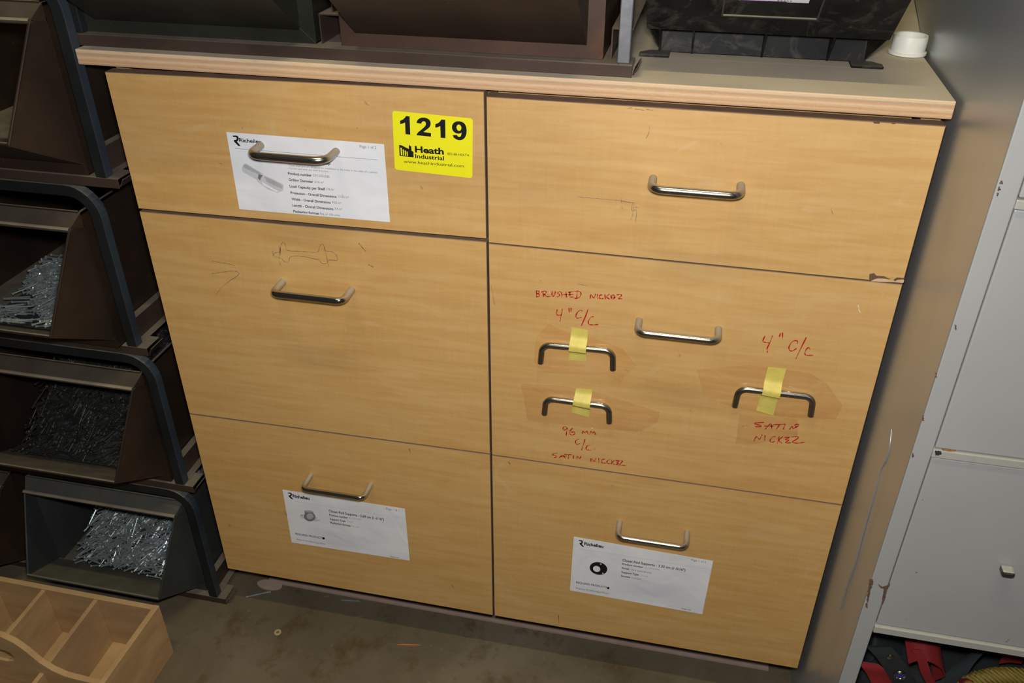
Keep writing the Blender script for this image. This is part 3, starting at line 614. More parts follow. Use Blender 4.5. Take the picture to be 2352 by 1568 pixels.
def mtape(top_l, top_r, bot_r, bot_l, zbar, label):
    a, b, c_, d_ = (on(*p) for p in (top_l, top_r, bot_r, bot_l)); N_ = 26; v = []; f = []
    for i in range(N_ + 1):
        s = i / N_; L = a.lerp(d_, s); Rr = b.lerp(c_, s); z = (L.z + Rr.z) / 2; dz = z - zbar
        h = 0.0095 * math.exp(-((max(0, abs(dz) - .003)) / (.0045 if dz < 0 else .0070)) ** 2)
        for p in (L, Rr): v += [(p.x, -.0006 - h, p.z), (p.x, -.0004 - h, p.z)]
    for i in range(N_):
        k = i * 4; f += [(k, k + 2, k + 6, k + 4), (k + 1, k + 5, k + 7, k + 3), (k, k + 4, k + 5, k + 1), (k + 2, k + 3, k + 7, k + 6)]
    f += [(0, 1, 3, 2), (N_ * 4, N_ * 4 + 2, N_ * 4 + 3, N_ * 4 + 1)]
    o = MB().add(v, f).build('masking_tape_strip', M['mask'], None, loc=((a.x + b.x) / 2, 0, zbar), smooth_=True)
    return tag(o, label, 'tape', 'yellow tape strips over the sample pulls')
mtape((1313, 750), (1351, 758), (1346, 829), (1306, 826), .6565, 'yellow masking tape strip over the brushed nickel sample pull, upper left')
mtape((1323, 891), (1361, 894), (1353, 958), (1313, 946), .5680, 'yellow masking tape strip over the 96 mm sample pull, shortest of three')
mtape((1764, 842), (1806, 846), (1776, 953), (1737, 942), .6235, 'yellow masking tape strip over the right sample pull, longest of three')
def ctape(pts, label, y):
    q = [on(*p) for p in pts]; mb = MB(); mb.prism([(p.x, y, p.z) for p in q], (0, .00005, 0))
    cx = sum(p.x for p in q) / len(q); cz = sum(p.z for p in q) / len(q)
    return tag(mb.build('clear_tape', M['film'], None, loc=(cx, 0, cz)), label, 'tape', 'clear tape over the sample pulls')
ctape([(1262, 742), (1300, 762), (1362, 775), (1430, 800), (1462, 838), (1424, 878), (1392, 860), (1250, 856), (1226, 830), (1232, 770)], 'crinkled clear tape over the upper left sample pull', -.0003)
ctape([(1196, 880), (1290, 885), (1372, 900), (1515, 945), (1512, 968), (1470, 990), (1380, 985), (1212, 965)], 'crinkled clear tape over the lower left sample pull', -.0003)
ctape([(1600, 848), (1720, 838), (1860, 856), (1900, 880), (1935, 930), (1920, 962), (1800, 958), (1690, 935), (1620, 915)], 'crinkled clear tape over the right sample pull', -.0003)
ctape([(1699, 950), (1832, 962), (1832, 1000), (1722, 1020), (1690, 1016)], 'square of clear tape over SATIN NICKEL writing', -.0005)

# ------------------------------------------------------------------ steel shop bins and their racks
BW, BD, TK = .313, .40, .0015
PL = (.003, .026, -.020, .203, -.092, .072, .222)      # bins of the left stack
PC = (.019, .019, -.030, .205, -.115, .103, .225)      # bins on the counter
def bin_parts(e, body, hop, ledge, P_):
    w, wf, TRy, TRz, BRy, BRz, BH = P_
    h = BW / 2; o = Vector(e.location); wt = w + (wf - w) * TRy / BRy      # the cheeks lean in evenly, so each stays flat
    def P(x, y, z): return o + Vector((x, y, z))
    b = MB(); tz = TRz + .002
    b.box(o.x - h, o.x + h, o.y, o.y + BD, o.z, o.z + TK); b.box(o.x - h, o.x + h, o.y + BD - TK, o.y + BD, o.z, o.z + BH)
    for s in (-1, 1):
        x = o.x + s * h; b.box(min(x, x - s * TK), max(x, x - s * TK), o.y + .001, o.y + BD, o.z, o.z + BH)
        b.box(min(x, x - s * .0055), max(x, x - s * .0055), o.y, o.y + BD, o.z + BH - .004, o.z + BH)     # rolled rim
        b.prism([P(s * h, 0, 0), P(s * h, 0, tz), P(s * (h - w), 0, tz - .002), P(s * (h - w), 0, .017)], (0, TK, 0))
    b.box(o.x - h, o.x + h, o.y + BD - .005, o.y + BD, o.z + BH - .004, o.z + BH)
    b.prism([P(-h, -.0007, 0), P(h, -.0007, 0), P(h - w, -.0007, .017), P(-h + w, -.0007, .017)], (0, TK, 0))
    b.plate(P(-h, 0, BH), P(h, 0, BH), P(h - wt, TRy + .002, tz), P(-h + wt, TRy + .002, tz), TK)
    for s in (-1, 1): b.prism([P(s * h, 0, BH), P(s * (h - wt), TRy + .002, tz), P(s * (h - w), .0005, TRz - .004), P(s * h, .0005, TRz - .004)], (0, .0012, 0))
    b.tube([P(-h + .003, .0015, BH), P(h - .003, .0015, BH)], .0022, 8)
    b.build('bin_body', body, e, bevel=.0009)
    r = MB(); a = h - w; f = h - wf; g = h - wt
    r.plate(P(-a, 0, .016), P(a, 0, .016), P(f, BRy, BRz), P(-f, BRy, BRz), TK)
    r.tube([P(-f, BRy - .0005, BRz + .001), P(f, BRy - .0005, BRz + .001)], .0026, 8)
    r.build('hopper_ramp', hop, e)
    for s in (-1, 1):
        ck = MB()
        q = [P(s * a, .001, .016), P(s * f, BRy, BRz), P(s * g, TRy, TRz), P(s * a, .001, TRz)]
        ck.plate(*(q if s > 0 else q[::-1]), TK)
        ck.tube([P(s * f, BRy, BRz), P(s * g, TRy, TRz)], .0019, 8)
        ck.build('hopper_cheek', hop, e)
    l = MB(); l.tube([P(-g - .001, TRy, TRz + .001), P(g + .001, TRy, TRz + .001)], .0036, 10)
    l.build('mouth_lip', M['dustlip'], e)
    return e
def rack(loc, label, col, postcol, group, pr=.695, dep=.022, rear=.695, gd=(.679, .703), md=(.3315, .3585)):
    x0, y0, z0 = loc; e = empty('bin_rack', loc, label, 'rack', group); T = .014
    p = MB(); p.box(x0 + .690, x0 + .706, y0, y0 + .035, z0 + T - TK, z0 + T); p.box(x0, x0 + .690, y0, y0 + .43, z0 + T - TK, z0 + T); p.box(x0, x0 + .706, y0, y0 + TK, z0, z0 + T - .0005); p.box(x0 + .02, x0 + .66, y0 + .42, y0 + .43, z0, z0 + T - TK)
    p.plate((x0 + .706, y0 + .001, z0 + .003), (x0 + .706, y0 + .034, z0 + .003), (x0 + .712, y0 + .034, z0 + T), (x0 + .712, y0 + .001, z0 + T), TK)
    p.build('shelf_pan', col, e, bevel=.0015)
    for (a, b) in ((.003, .0135), md, gd) if dep > .02 else (md, gd):
        g = MB(); g.box(x0 + a, x0 + a + TK, y0 + .018, y0 + .42, z0 + T, z0 + T + .033); g.box(x0 + b - TK, x0 + b, y0 + .018, y0 + .42, z0 + T, z0 + T + .033) if b - a < .02 or a < .4 else None
        g.box(x0 + a, x0 + b, y0 + .018, y0 + .42, z0 + T + .033, z0 + T + .0345); g.build('guide_channel', col, e)
    d = MB(); d.box(x0 + md[0] + .013, x0 + md[0] + .0145, y0 + .028, y0 + .42, z0 + .049, z0 + .262); d.build('divider_plate', col, e)
    yq = .004 if dep > .02 else 0.0
    xr, xl, zt, R_ = x0 + pr, x0 + .706 - pr, z0 + .264, .038
    pts = [(xr, y0 + yq, z0 + T), (xr, y0 + yq, z0 + .12), (xr, y0 + yq, zt - R_)]
    for k in range(1, 9): a = k / 8 * PI / 2; pts.append((xr - R_ + R_ * math.cos(a), y0 + yq, zt - R_ + R_ * math.sin(a)))
    for k in range(0, 9): a = k / 8 * PI / 2; pts.append((xl + R_ - R_ * math.sin(a), y0 + yq, zt - R_ + R_ * math.cos(a)))
    pts += [(xl, y0 + yq, z0 + .12), (xl, y0 + yq, z0 + T)]
    MB().sweep(pts, (.014 if dep > .02 else .0165, dep), (0, 1, 0)).build('hoop_frame', postcol, e, bevel=.0012)
    hp = [o for o in scn.collection.objects if o.parent == e and o.name.startswith('hoop_frame')][-1]
    hp.data.materials.append(M['bluepost'] if dep < .02 else M['dkpost'])
    for p in hp.data.polygons:
        if (dep < .02 and p.normal.x > .3) or (dep > .02 and p.center.x < x0 + .3): p.material_index = 1
    for xx in (x0 + rear, x0 + .706 - rear): MB().box(xx - .006, xx + .006, y0 + .40, y0 + .415, z0 + T, z0 + .272).build('rear_post', postcol, e)
    return e
RG = 'stacked steel bin racks at the left'
dxs = (0.0, -.007, -.025, 0.0); zs = (0.0, .274, .548, .822)
names = ('lowest', 'second from the floor', 'third from the floor', 'topmost')
bcols = (('greyg', 'greyg'), ('brown', 'brown'), ('brown', 'brown'), ('brown', 'brown'))
bins = {}
def place_bin(x, y, z, body, hop, ledge, label, group, P_=PL):
    e = empty('steel_bin', (x, y, z), label, 'bin', group); return bin_parts(e, M[body], M[hop], M[ledge], P_)
RL_ = ('lowest dark steel rack frame of the left stack, standing on the concrete floor', 'second steel rack frame up in the left stack, around the black screws',
       'third steel rack frame up in the left stack, with thick rounded hoop and shiny screws', 'topmost steel rack frame of the left stack, with post beside the counter end')
BL_ = ('grey-green steel hopper bin full of shiny screws, lowest of the left stack', 'brown steel hopper bin of black screws, second bin up in the left stack',
       'brown steel hopper bin of shiny screws, third bin up in the left stack', 'large red-brown steel bin at the upper left corner, topmost of the left stack')
LL_ = ('dark steel bin at the far left edge, on the floor beside the grey-green bin', 'dark steel bin beyond the left edge, beside the black screws bin', 'dark steel bin beyond the left edge, beside the third bin up', 'dark steel bin beyond the left edge, beside the topmost bin')
for i in range(4):
    x0 = -.727 + dxs[i]
    rack((x0, 0, zs[i]), RL_[i], M['rail'], M['dkpost'], RG, .6815, .0155, .655, (.6655, .678), (.3195, .3460))
    bins[i] = place_bin(x0 + .361 + BW / 2 + (-.012, -.010, -.010, -.014)[i], (.012, .004, -.008, .004)[i], zs[i] + .0145, bcols[i][0], bcols[i][1], bcols[i][1], BL_[i], 'steel bins in the left stack')
place_bin(-.727 + .004 + BW / 2, .012, .0145, 'brown', 'brown', 'brown', LL_[0], 'steel bins in the left stack')
place_bin(-.734 + .004 + BW / 2, .004, .2885, 'brown', 'brown', 'brown', LL_[1], 'steel bins in the left stack')
rack((-.051, .0165, 1.0064), 'steel bin rack lying on the counter board, with grey post at its right end', M['rail'], M['greypost'], 'bin rack on the counter')
place_bin(-.054 + .016 + BW / 2, .032, 1.0064 + .0145, 'green', 'green', 'green', 'dark green-grey steel bin on the counter, left of the two', 'steel bins on the counter', PC)
place_bin(-.054 + .361 + BW / 2, .032, 1.0064 + .0145, 'brownred', 'brown', 'brownred', 'red-brown steel bin on the counter, right of the two, beside the black plastic bin', 'steel bins on the counter', PC)

# ------------------------------------------------------------------ screws
def screw_mesh(name, L, r, mat):
    mb = MB(); pr = [0, .0016, .0018, .0035, L - .006, L]; rr = [r * 1.7, r * 1.8, r * 1.4, r, r, r * .2]
    mb.tube([(p - L / 2, 0, 0) for p in pr], rr, 7)
    # thread ridges
    for k in range(4): mb.tube([(L / 2 - .008 - k * .004, 0, 0), (L / 2 - .0072 - k * .004, 0, 0)], r * 1.35, 6)
    o = mb.build(name, mat); return o
def heap(bx, region, surf, n, L, r, mat, label, group, seed, ang, heapname, heaplabel, depth=.035, nstuff=1300):
    rnd = random.Random(seed); proto = screw_mesh('screw', L, r, mat); tag(proto, label, 'screw', group); o = Vector(bx.location); first = True
    x0, x1, y0, y1 = region
    def xf(x, y, lift):
        a = rnd.gauss(ang, .45) if rnd.random() < .72 else rnd.uniform(0, 2 * PI)
        slope = (surf(x, y + .004) - surf(x, y - .004)) / .008; d = Vector((math.cos(a), math.sin(a), math.sin(a) * slope * .9 + rnd.uniform(-.14, .14))).normalized()
        q = d.to_track_quat('X', 'Z'); return Vector((x, y, surf(x, y) + lift)), q, d
    def ok(p, d):
        for s in (-.5, .5):
            e = p + d * L * s
            if not (x0 - .004 < e.x < x1): return False
            if e.y < y0 - .03 or e.y > y1: return False
            if e.z < o.z + .017 + max(0, -(e.y - o.y)) * .76 + .003: return False
            if e.y < o.y + .004 and e.z > o.z + .19: return False
        return True
    cnt = 0; tries = 0
    while cnt < n and tries < 20000:
        tries += 1; x = rnd.uniform(x0, x1); y = y0 + (y1 - y0) * rnd.random() ** 1.25
        p, q, d = xf(x, y, rnd.uniform(0, .010))
        if not ok(p, d): continue
        ob = proto if first else proto.copy()
        if not first: scn.collection.objects.link(ob)
        first = False; ob.location = p; ob.rotation_mode = 'QUATERNION'; ob.rotation_quaternion = q; cnt += 1
    # the rest of the heap underneath
    mb = MB(); c2 = 0; tries = 0
    while c2 < nstuff and tries < 20000:
        tries += 1; x = rnd.uniform(x0, x1); y = rnd.uniform(y0, y1); p, q, d = xf(x, y, -rnd.uniform(0, .007))
        if not ok(p, d): continue
        mb.tube([p - d * L / 2, p - d * (L / 2 - .0015), p + d * L / 2], [r * 2, r, r * .7], 5, mat); c2 += 1
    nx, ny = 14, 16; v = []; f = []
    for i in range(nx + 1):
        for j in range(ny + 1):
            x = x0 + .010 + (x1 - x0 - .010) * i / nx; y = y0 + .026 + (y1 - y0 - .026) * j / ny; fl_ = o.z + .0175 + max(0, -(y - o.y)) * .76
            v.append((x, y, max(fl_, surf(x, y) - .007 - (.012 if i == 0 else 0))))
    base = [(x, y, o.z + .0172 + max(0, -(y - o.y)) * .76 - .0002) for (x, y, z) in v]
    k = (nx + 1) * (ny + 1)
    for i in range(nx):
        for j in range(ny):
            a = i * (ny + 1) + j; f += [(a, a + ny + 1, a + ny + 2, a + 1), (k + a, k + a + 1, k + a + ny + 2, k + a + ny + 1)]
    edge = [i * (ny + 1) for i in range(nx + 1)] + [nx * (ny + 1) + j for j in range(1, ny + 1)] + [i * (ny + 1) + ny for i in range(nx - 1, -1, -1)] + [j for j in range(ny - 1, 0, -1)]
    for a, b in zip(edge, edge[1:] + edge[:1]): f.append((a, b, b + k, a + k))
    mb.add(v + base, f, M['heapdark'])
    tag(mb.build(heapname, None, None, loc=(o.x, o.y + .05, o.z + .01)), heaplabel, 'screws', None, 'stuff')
b0, b1_, b2_ = bins[0].location, bins[1].location, bins[2].location
def surf_a(b, k=.75, z=.030, lx=-.105, sl=1.5):
    def s(x, y):
        u = (x - b.x); drop = max(0, (lx - u)) * sl
        return b.z + min(.20, max(.022, z + k * (y - b.y + .03) * .8 - drop)) + .004 * math.sin(x * 60) * math.cos(y * 50)
    return s
heap(bins[0], (b0.x - .100, b0.x + .140, b0.y - .030, b0.y + .20), surf_a(b0, .78), 128, .042, .0015, M['zinc'],
     'shiny zinc screw in the heap of the lowest grey-green bin', 'zinc screws in the lowest bin', 3, .55, 'screw_heap', 'lower layers of shiny screws in the lowest grey-green bin')
heap(bins[1], (b1_.x - .110, b1_.x + .140, b1_.y - .045, b1_.y + .20), surf_a(b1_, .95, .040), 80, .040, .0014, M['blackscrew'],
     'black screw in the heap of the second bin up', 'black screws in the second bin', 5, .5, 'screw_heap', 'lower layers of black screws in the second bin up')
heap(bins[2], (b2_.x - .085, b2_.x + .140, b2_.y - .04, b2_.y + .16), surf_a(b2_, .50, .040, .14, .32), 88, .040, .0014, M['zinc'],
     'shiny zinc screw in the heap of the third bin up', 'zinc screws in the third bin', 9, .6, 'screw_heap', 'lower layers of shiny screws in the third bin up')

# ------------------------------------------------------------------ black plastic bin on the counter
CT = 1.0064
bb = empty('plastic_bin', (.795, .13, CT), 'scuffed black plastic hopper bin with label holder, on the counter at the right', 'bin')
def Q(x, y, z): return (x, y, CT + z)
n_ = Vector((0, .05, .06)).normalized()
mb = MB(); xl, xr_ = .662, .931
# sloping front panel: lower edge (y .100, z .037), upper lip (y .015, z .108)
mb.plate(Q(xl, .100, .0375), Q(xr_, .100, .0375), Q(xr_, .0150, .1085), Q(xl, .0150, .1085), .0025)
for x, s in ((xl, 1), (xr_, -1)):
    mb.prism([Q(x, .100, .0375), Q(x, .0150, .1085), Q(x, .055, .155), Q(x, .40, .165), Q(x, .40, .037)], (s * .0025, 0, 0))
    mb.prism([Q(x, .1005, .0375), Q(x, .40, .037), Q(x + s * .016, .40, 0.0015), Q(x + s * .016, .140, .0015)], (s * .002, 0, 0))
mb.box(xl, xr_, .398, .401, CT + .01, CT + .165); mb.box(xl + .014, xr_ - .014, .139, .40, CT + .0015, CT + .0045)
mb.box(xl + .003, xr_ - .003, .101, .142, CT + .035, CT + .038)
mb.plate(Q(xl + .016, .1375, .0015), Q(xr_ - .016, .1375, .0015), Q(xr_ - .016, .141, .036), Q(xl + .016, .141, .036), .002)
mb.build('bin_shell', M['bplastic'], bb, bevel=.0006)
for x in (.676, .715, .797, .872): 
    MB().prism([Q(x, .1005, .0365), Q(x, .1375, .0365), Q(x, .1365, .0015), Q(x, .134, .0015)], (.0022, 0, 0)).build('rib', M['bplastic'], bb)
for a, b in ((.654, .690), (.898, .934)):
    MB().prism([Q(a + .010, .134, 0), Q(a, .124, 0), Q(a, .112, 0), Q(b, .112, 0), Q(b, .139, 0)] if a < .8 else [Q(a, .139, 0), Q(a, .112, 0), Q(b, .112, 0), Q(b, .124, 0), Q(b - .010, .134, 0)], (0, 0, .0035)).build('foot', M['bplastic'], bb, bevel=.0012)
# label holder: shallow frame standing on the slope, open at the top
up = Vector((0, -.085, .071)).normalized(); out = Vector((0, -.071, -.085)).normalized(); org = Vector((0, .100, CT + .0375))
def sl(x, s, h): return Vector((x, 0, 0)) + org + up * s + out * h
fr = MB()
s0 = .0410
for (xa, xb, sa, sb) in ((.7445, .8475, s0 - .0022, s0), (.7445, .7465, s0, .108), (.8455, .8475, s0, .108)):
    vv = [sl(x, s, h) for x in (xa, xb) for s in (sa, sb) for h in (0, .0042)]
    fr.add(vv, [(0, 1, 3, 2), (4, 6, 7, 5), (0, 4, 5, 1), (2, 3, 7, 6), (0, 2, 6, 4), (1, 5, 7, 3)])
fr.build('label_holder', steel('dusty_black_edge', (0.03, 0.03, 0.03), (0.05, 0.048, 0.04), metal=0.0, rough=0.6, dust=(0.26, 0.23, 0.14), lo=0.2, hi=0.6), bb)
for x in (.7395, .8525): MB().add([sl(x + dx, s, h) for dx in (0, .0012) for s in (.002, .108) for h in (.0024, .0032)], [(0, 1, 3, 2), (4, 6, 7, 5), (0, 4, 5, 1), (2, 3, 7, 6), (0, 2, 6, 4), (1, 5, 7, 3)]).build('moulded_line', M['bplastic'], bb)
st = MB(); 
def slab(mb, xa, xb, sa, sb, h0, h1, mat): mb.add([sl(x, s, h) for x in (xa, xb) for s in (sa, sb) for h in (h0, h1)], [(0, 1, 3, 2), (4, 6, 7, 5), (0, 4, 5, 1), (2, 3, 7, 6), (0, 2, 6, 4), (1, 5, 7, 3)], mat)
slab(st, .7608, .8322, .0725, .100, .0026, .0034, M['sticker']); slab(st, .7612, .8100, .0727, .0737, .0034, .0035, M['purple'])
for k in range(5): slab(st, .800 + k * .0032, .8022 + k * .0032, .0742, .0760, .0034, .0035, M['inkgrey'])
st.build('label_sticker', None, bb)

# ------------------------------------------------------------------ white cap
cp = MB().lathe([(.0005, .002), (.0165, .002), (.0172, .0215), (.0194, .0220), (.0202, .0200), (.0198, .0040), (.0220, .0032), (.0220, .0004), (.0005, .0)], (.9722, .196, CT + .0002), 44).build('plastic_fitting', M['cap'], None, loc=(.9722, .196, CT), smooth_=True)
tag(cp, 'round white plastic pipe fitting with flanged base, on the counter at its right edge', 'fitting')

# ------------------------------------------------------------------ white steel cabinet on the right
wc = empty('steel_cabinet', (1.22, 0, 0), 'white enamelled steel cabinet with rust-spotted doors and glossy grey side, right of the drawer cabinet', 'cabinet')
YF = -.170; XP = .9953
ny, nz = 110, 70; v = []; f = []
def bow(y):
    return 0 if y < .17 else (0.015 * ((y - .17) / .16) ** 1.4 if y < .33 else .015 + (y - .33) * .13)
for i in range(ny + 1):
    y = YF + .0008 + (.62 - YF) * (i / ny) ** 1.25
    for j in range(nz + 1):
        z = .0 + 1.62 * j / nz
        cr_y = -.094 + .010 * math.sin(z * 9); dent = 0
        if y < .1: dent = .0030 * math.exp(-abs(y - cr_y) / .016) * (1 / (1 + math.exp((z - .60) * 30)))
        dent2 = .0016 * math.exp(-((y + .05) / .03) ** 2 - ((z - .90) / .06) ** 2)
        v.append((XP + bow(y) + dent + dent2, y, z))
k = len(v); v += [(x + .0015, y, z) for x, y, z in v]
for i in range(ny):
    for j in range(nz):
        a = i * (nz + 1) + j; f += [(a, a + 1, a + nz + 2, a + nz + 1), (k + a, k + a + nz + 1, k + a + nz + 2, k + a + 1)]
MB().add(v, f).build('side_panel', M['panel'], wc, smooth_=True)
fr = MB()
fr.box(XP + .0005, 1.0155, YF, YF + .018, 0, 1.62); fr.box(1.46, 1.49, YF, YF + .018, 0, 1.62)
fr.build('frame', M['white'], wc, bevel=.0012)
for (z0, z1) in ((.6776, .6876), (.9615, .9705)): MB().box(1.0155, 1.46, YF - .001, YF + .018, z0, z1).build('rail', M['creamrail'], wc, bevel=.001)
MB().box(1.0155, 1.46, YF - .002, YF + .020, .3997, .4107).build('rail', M['creamrail'], wc, bevel=.001)
MB().box(1.0145, 1.0175, YF + .020, YF + .17, .0, .399).build('bay_side', M['creamrail'], wc)
MB().box(1.0015, 1.46, YF + .30, YF + .305, .0, 1.62).build('back_panel', M['darkgap'], wc)
MB().box(1.0145, 1.46, YF + .022, YF + .30, .403, .407).build('bay_ceiling', M['darkgap'], wc)
MB().box(1.0145, 1.46, YF + .004, YF + .30, .17, .180).build('shelf', M['creamrail'], wc)
MB().box(1.0145, 1.46, YF + .04, YF + .05, .42, 1.62).build('inner_board', M['darkgap'], wc)
for (z0, z1) in ((.4120, .6763), (.6889, .9605), (.9718, 1.24)):
    dd = MB().box(1.0170, 1.459, YF + .0015, YF + .020, z0, z1).build('door', M['white'], wc, bevel=.0015)
    if z0 < .5:
        MB().box(1.1220, 1.1360, YF - .012, YF + .001, .5325, .5410).build('knob', M['knob'], dd, bevel=.003)
def blotch(mb, pts, mat, y, seed):
    mb = MB()
    rn = random.Random(seed); q = [on(px + 5, py, 1, y) for px, py in pts]; P = []
    for a, b in zip(q, q[1:] + q[:1]):
        for k in range(4):
            t = a.lerp(b, k / 4); P.append((t.x + rn.uniform(-.0006, .0006), y, t.z + rn.uniform(-.0008, .0008)))
    mb.prism(P, (0, .0002, 0), mat); mb.build('rust_patch', None, wc)
mb = None; yb_ = YF - .0003
blotch(mb, [(1992, 1330), (1999, 1329), (2001, 1337), (1996, 1352), (1992, 1372), (1988, 1384), (1985, 1380), (1987, 1366), (1990, 1350)], M['chip'], yb_, 1)
blotch(mb, [(1984, 1385), (1988, 1386), (1987, 1396), (1983, 1392)], M['chip'], yb_, 2)
blotch(mb, [(2012, 1341), (2022, 1347), (2036, 1342), (2039, 1338), (2038, 1347), (2031, 1353), (2029, 1372), (2022, 1388), (2020, 1384), (2023, 1366), (2024, 1354), (2015, 1346)], M['chip'], yb_, 3)
for k, (px, py, w_, h_) in enumerate(((2295, 419, 3, 4), (2290, 433, 2, 4), (2287, 447, 2, 3), (2190, 752, 2, 6), (2145, 862, 2, 5), (2115, 960, 2, 6), (2092, 1045, 2, 5), (2150, 1040, 7, 5))):
    blotch(mb, [(px - w_, py - h_), (px + w_, py - h_), (px + w_, py + h_), (px - w_, py + h_)], M['chip'] if k < 7 else M['darkgap'], yb_ if k < 7 else YF - .0014, 10 + k)
blotch(mb, [(2158, 1030), (2188, 1033), (2190, 1036), (2160, 1035)], M['rustor'], YF - .0014, 30)

cr = [on(px, py, 0, XP) for px, py in ((2047, 985), (2044, 1020), (2036, 1055), (2022, 1078), (2014, 1110), (2003, 1150), (1990, 1195), (1976, 1245), (1962, 1295), (1944, 1345), (1927, 1400))]
MB().tube([(p.x + .00045, p.y, p.z) for p in smooth(cr)], .0008, 8).build('dent_ridge', M['panel'], wc, smooth_=True)
# gear in the open bay under the white cabinet's doors
def band(name, pts, wdir, w, mat, label, cat, group=None, t=.0016):
    P = smooth([Vector(p) for p in pts], 3); wd = Vector(wdir).normalized() * w / 2; n = len(P); v = []; f = []
    for i, p in enumerate(P):
        tg = (P[min(i + 1, n - 1)] - P[max(i - 1, 0)]).normalized(); nn = tg.cross(wd).normalized() * t
        v += [p - wd, p + wd, p + wd + nn, p - wd + nn]
    for i in range(n - 1):
        for k in range(4): f.append((i * 4 + k, i * 4 + (k + 1) % 4, i * 4 + 4 + (k + 1) % 4, i * 4 + 4 + k))
    f += [(3, 2, 1, 0), tuple((n - 1) * 4 + k for k in range(4))]
    o = MB().add(v, f).build(name, mat, None, loc=P[n // 2], smooth_=True); return tag(o, label, cat, group)
SG = 'webbing straps in the open bay'
def yz(px, py, y): p = on(px, py, 1, y); return p
g1 = yz
band('webbing_strap', [g1(1985, 1500, -.09), g1(2010, 1470, -.09), g1(2040, 1466, -.08), g1(2075, 1480, -.07)], (0, -.5, -.8), .05, M['tealweb'], 'dark teal webbing strap at the upper left of the open bay', 'strap', SG)
band('webbing_strap', [g1(2080, 1480, -.12), g1(2100, 1472, -.12), g1(2130, 1474, -.12), g1(2160, 1492, -.12), g1(2166, 1510, -.11), g1(2140, 1520, -.10)], (0.05, -.8, -.25), .050, M['redweb'], 'curled red webbing loop in the middle of the open bay', 'strap', SG)
band('webbing_strap', [g1(2104, 1490, -.14), g1(2118, 1515, -.145), g1(2126, 1545, -.15), g1(2140, 1570, -.15)], (1, 0, .1), .012, M['redweb'], 'narrow red webbing edge hanging below the curled red loop', 'strap', SG)
band('webbing_strap', [g1(1990, 1520, -.150), g1(2008, 1535, -.155), g1(2022, 1555, -.155), g1(2040, 1600, -.16)], (1, 0, 0), .030, M['redweb'], 'red fabric strap at the lower left corner of the open bay', 'strap', SG)
band('webbing_strap', [g1(2290, 1470, -.10), g1(2240, 1500, -.11), g1(2195, 1545, -.12), g1(2160, 1610, -.13)], (.6, 0, .8), .050, M['tealweb'], 'wide dark webbing strap crossing the open bay diagonally', 'strap', SG)
band('webbing_strap', [g1(2352, 1512, -.09), g1(2325, 1508, -.09), g1(2300, 1512, -.09)], (0, 0, 1), .022, M['redweb'], 'red webbing strap behind the yellow rope at the right edge', 'strap', SG)
band('webbing_strap', [g1(2196, 1580, -.13), g1(2206, 1560, -.13), g1(2224, 1556, -.13), g1(2240, 1572, -.13)], (0, -.5, .5), .020, M['redweb'], 'small red webbing piece left of the yellow rope', 'strap', SG)
pst = [g1(2018, 1482, -.150), g1(2040, 1505, -.156), g1(2060, 1535, -.160), g1(2085, 1580, -.162)]
tag(MB().box(1.035, 1.45, YF + .05, YF + .27, .1805, .262).build('gear_bag', M['blackweb'], None, loc=(1.2, -.05, .18), bevel=.02, seg=4), 'dark webbing bundle filling the back of the open bay', 'bag')
ps = empty('snap_strap', pst[1], 'black strap with round metal eyelet and shiny snap, at the left of the open bay', 'strap')
P = smooth([Vector(p) for p in pst], 3); wd = Vector((.028, 0, .008)); v = []; f = []; n = len(P)
for i, p in enumerate(P):
    nn = Vector((0, -.0035, .001)); v += [p - wd * .5, p + wd * .5, p + wd * .5 + nn, p - wd * .5 + nn]
for i in range(n - 1):
    for k in range(4): f.append((i * 4 + k, i * 4 + (k + 1) % 4, i * 4 + 4 + (k + 1) % 4, i * 4 + 4 + k))
f += [(3, 2, 1, 0), tuple((n - 1) * 4 + k for k in range(4))]
MB().add(v, f).build('strap_band', M['blackweb'], ps)
ey = g1(2067, 1551, -.166); mb = MB(); mb.tube([ey + Vector((.0066 * math.cos(a), 0, .0066 * math.sin(a))) for a in [2 * PI * k / 24 for k in range(25)]], .0015, 8, cap=False); mb.build('eyelet', M['grommet'], ps, smooth_=True)
mb = MB(); mb.prism([ey + Vector((.0060 * math.cos(a), .0008, .0060 * math.sin(a))) for a in [2 * PI * k / 20 for k in range(20)]], (0, .0005, 0)); mb.build('eyelet_backing', M['bluecloth'], ps)
sn = g1(2045, 1508, -.163); mb = MB(); prof = [(.0001, .0030), (.002, .0027), (.0038, .0014), (.0042, 0)]
vv = []; ff = []
for k in range(20):
    a = 2 * PI * k / 20
    for r_, h in prof: vv.append(sn + Vector((r_ * math.cos(a), -h, r_ * math.sin(a))))
for k in range(20):
    for i in range(3): ff.append((k * 4 + i, ((k + 1) % 20) * 4 + i, ((k + 1) % 20) * 4 + i + 1, k * 4 + i + 1))
mb.add(vv, ff).build('snap', M['nickel'], ps, smooth_=True)
# braided rope coil
rp = empty('rope_coil', g1(2300, 1560, -.135), 'coil of yellow braided rope at the lower right corner', 'rope')
cen = g1(2318, 1612, -.13)
for k, (rr, dy, tr) in enumerate(((.052, 0, .0105), (.035, -.012, .0095))):
    strands = 3
    for s in range(strands):
        pts = []
        for i in range(120):
            a = PI * (-.15) + PI * 1.3 * i / 119; tw = a * 22 + s * 2 * PI / strands
            r2 = rr + math.cos(tw) * tr * .48
            pts.append(cen + Vector((r2 * math.cos(a) * 1.15, dy + math.sin(tw) * tr * .48, r2 * math.sin(a))))
        MB().tube(pts, tr * .62, 8).build('rope_strand', M['rope'], rp, smooth_=True)

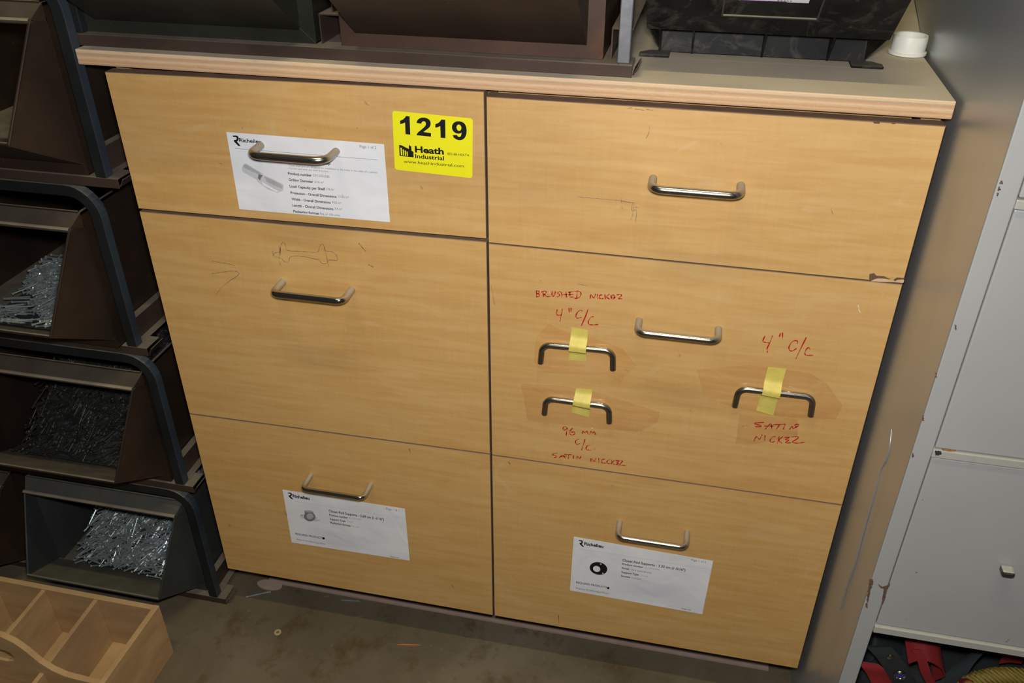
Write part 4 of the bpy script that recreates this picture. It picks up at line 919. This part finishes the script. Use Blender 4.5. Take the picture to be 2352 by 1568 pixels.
# ------------------------------------------------------------------ wooden tote
tt = empty('wooden_tote', (-.31, -.265, 0), 'open wooden tote with compartments and curved centre handle, on the floor at lower left', 'tote')
xl_, xr2, yb, yf, th = -.565, -.060, -.1165, -.413, .0095
wd = M['tote']
MB().box(xl_ + th, xr2 - th, yf + th, yb - th, .001, .009).build('bottom_board', wd, tt)
for x0_, x1_ in ((xl_, xl_ + th), (xr2 - th, xr2)): MB().box(x0_, x1_, yf, yb, 0, .120).build('end_board', wd, tt, bevel=.001)
for y0_, y1_ in ((yf, yf + th), (yb - th, yb)): MB().box(xl_ + th, xr2 - th, y0_, y1_, 0, .119).build('side_board', wd, tt, bevel=.001)
for x in (-.171, -.272, -.373, -.470):
    MB().prism([(x, yb - th, .009), (x + .004, -.261, .009), (x + .004, -.261, .117), (x, yb - th, .117)], (-.0075, 0, 0)).build('divider', wd, tt, bevel=.0008)
    MB().prism([(x + .003, -.270, .009), (x + .003, yf + th, .009), (x + .003, yf + th, .112), (x + .003, -.270, .112)], (-.0075, 0, 0)).build('divider', wd, tt, bevel=.0008)
half = [(-.0695, .113), (-.100, .1135), (-.130, .116), (-.150, .124), (-.168, .138), (-.184, .160), (-.200, .176), (-.220, .185), (-.245, .189), (-.3125, .190)]
prof = [(x, z) for x, z in half] + [(-.625 - x, z) for x, z in reversed(half[:-1])]
prof = [(max(x, xl_ + th), z) for x, z in prof]
outline = [(xr2 - th, .009)] + prof + [(xl_ + th, .009)]
hole = [(-.212, .137), (-.216, .146), (-.225, .151), (-.30, .154), (-.40, .151), (-.409, .146), (-.413, .137), (-.408, .129), (-.398, .125), (-.228, .125), (-.217, .129)]
MB().prism([(x, -.261, z) for x, z in outline], (0, -.0095, 0), None, [[(x, -.261, z) for x, z in hole]]).build('handle_board', wd, tt, bevel=.0012)

# ------------------------------------------------------------------ small things on the floor
def floor_screw(a, b, label, r=.0016):
    A_ = on(a[0], a[1], 2, .002); B_ = on(b[0], b[1], 2, .002); d = (B_ - A_); L = d.length; d.normalize()
    mb = MB(); mb.tube([A_, A_ + d * .003, B_ - d * .003, B_ - d * .0015, B_], [r * .3, r, r, r * 1.9, r * 1.9], 10)
    for k in range(10): q = A_ + d * (.004 + k * .0022); mb.tube([q, q + d * .0009], r * 1.3, 8)
    tag(mb.build('screw', M['zinc'], None, loc=(A_ + B_) / 2), label, 'screw')
floor_screw((562, 1371), (621, 1358), 'long zinc screw lying on the floor near the rack foot and pink disc')
floor_screw((782, 1377.5), (827, 1380), 'short shiny screw lying alone on the floor under the bottom left drawer')
p = on(620, 1342, 2, .001); mb = MB(); mb.prism([(.0365 + .0250 * math.cos(2 * PI * k / 36), .0600 + .0118 * math.sin(2 * PI * k / 36), .0001) for k in range(36)], (0, 0, .0022))
tag(mb.build('wooden_disc', M['dustpink'], None, loc=(.0365, .0615, 0), smooth_=True), 'flat pinkish oval disc on the floor under the cabinet corner', 'disc')
p = on(638, 1452, 2, 0); mb = MB(); mb.lathe([(.0028, .0012), (.0062, .0012), (.0066, .0001), (.0026, .0001), (.0028, .0012)], (p.x, p.y, 0), 24)
tag(mb.build('washer', M['washer'], None, loc=(p.x, p.y, 0)), 'small dirty washer lying on the bare concrete', 'washer')
a = on(912, 1480, 2, .001); b = on(966, 1481, 2, .001); mb = MB(); mb.tube([a, a.lerp(b, .3) + Vector((0, .0006, 0)), a.lerp(b, .7), b], [.0008, .0015, .0014, .0006], 6)
tag(mb.build('splinter', M['orange'], None, loc=(a + b) / 2), 'small orange splinter on the floor in front of the cabinet', 'splinter')
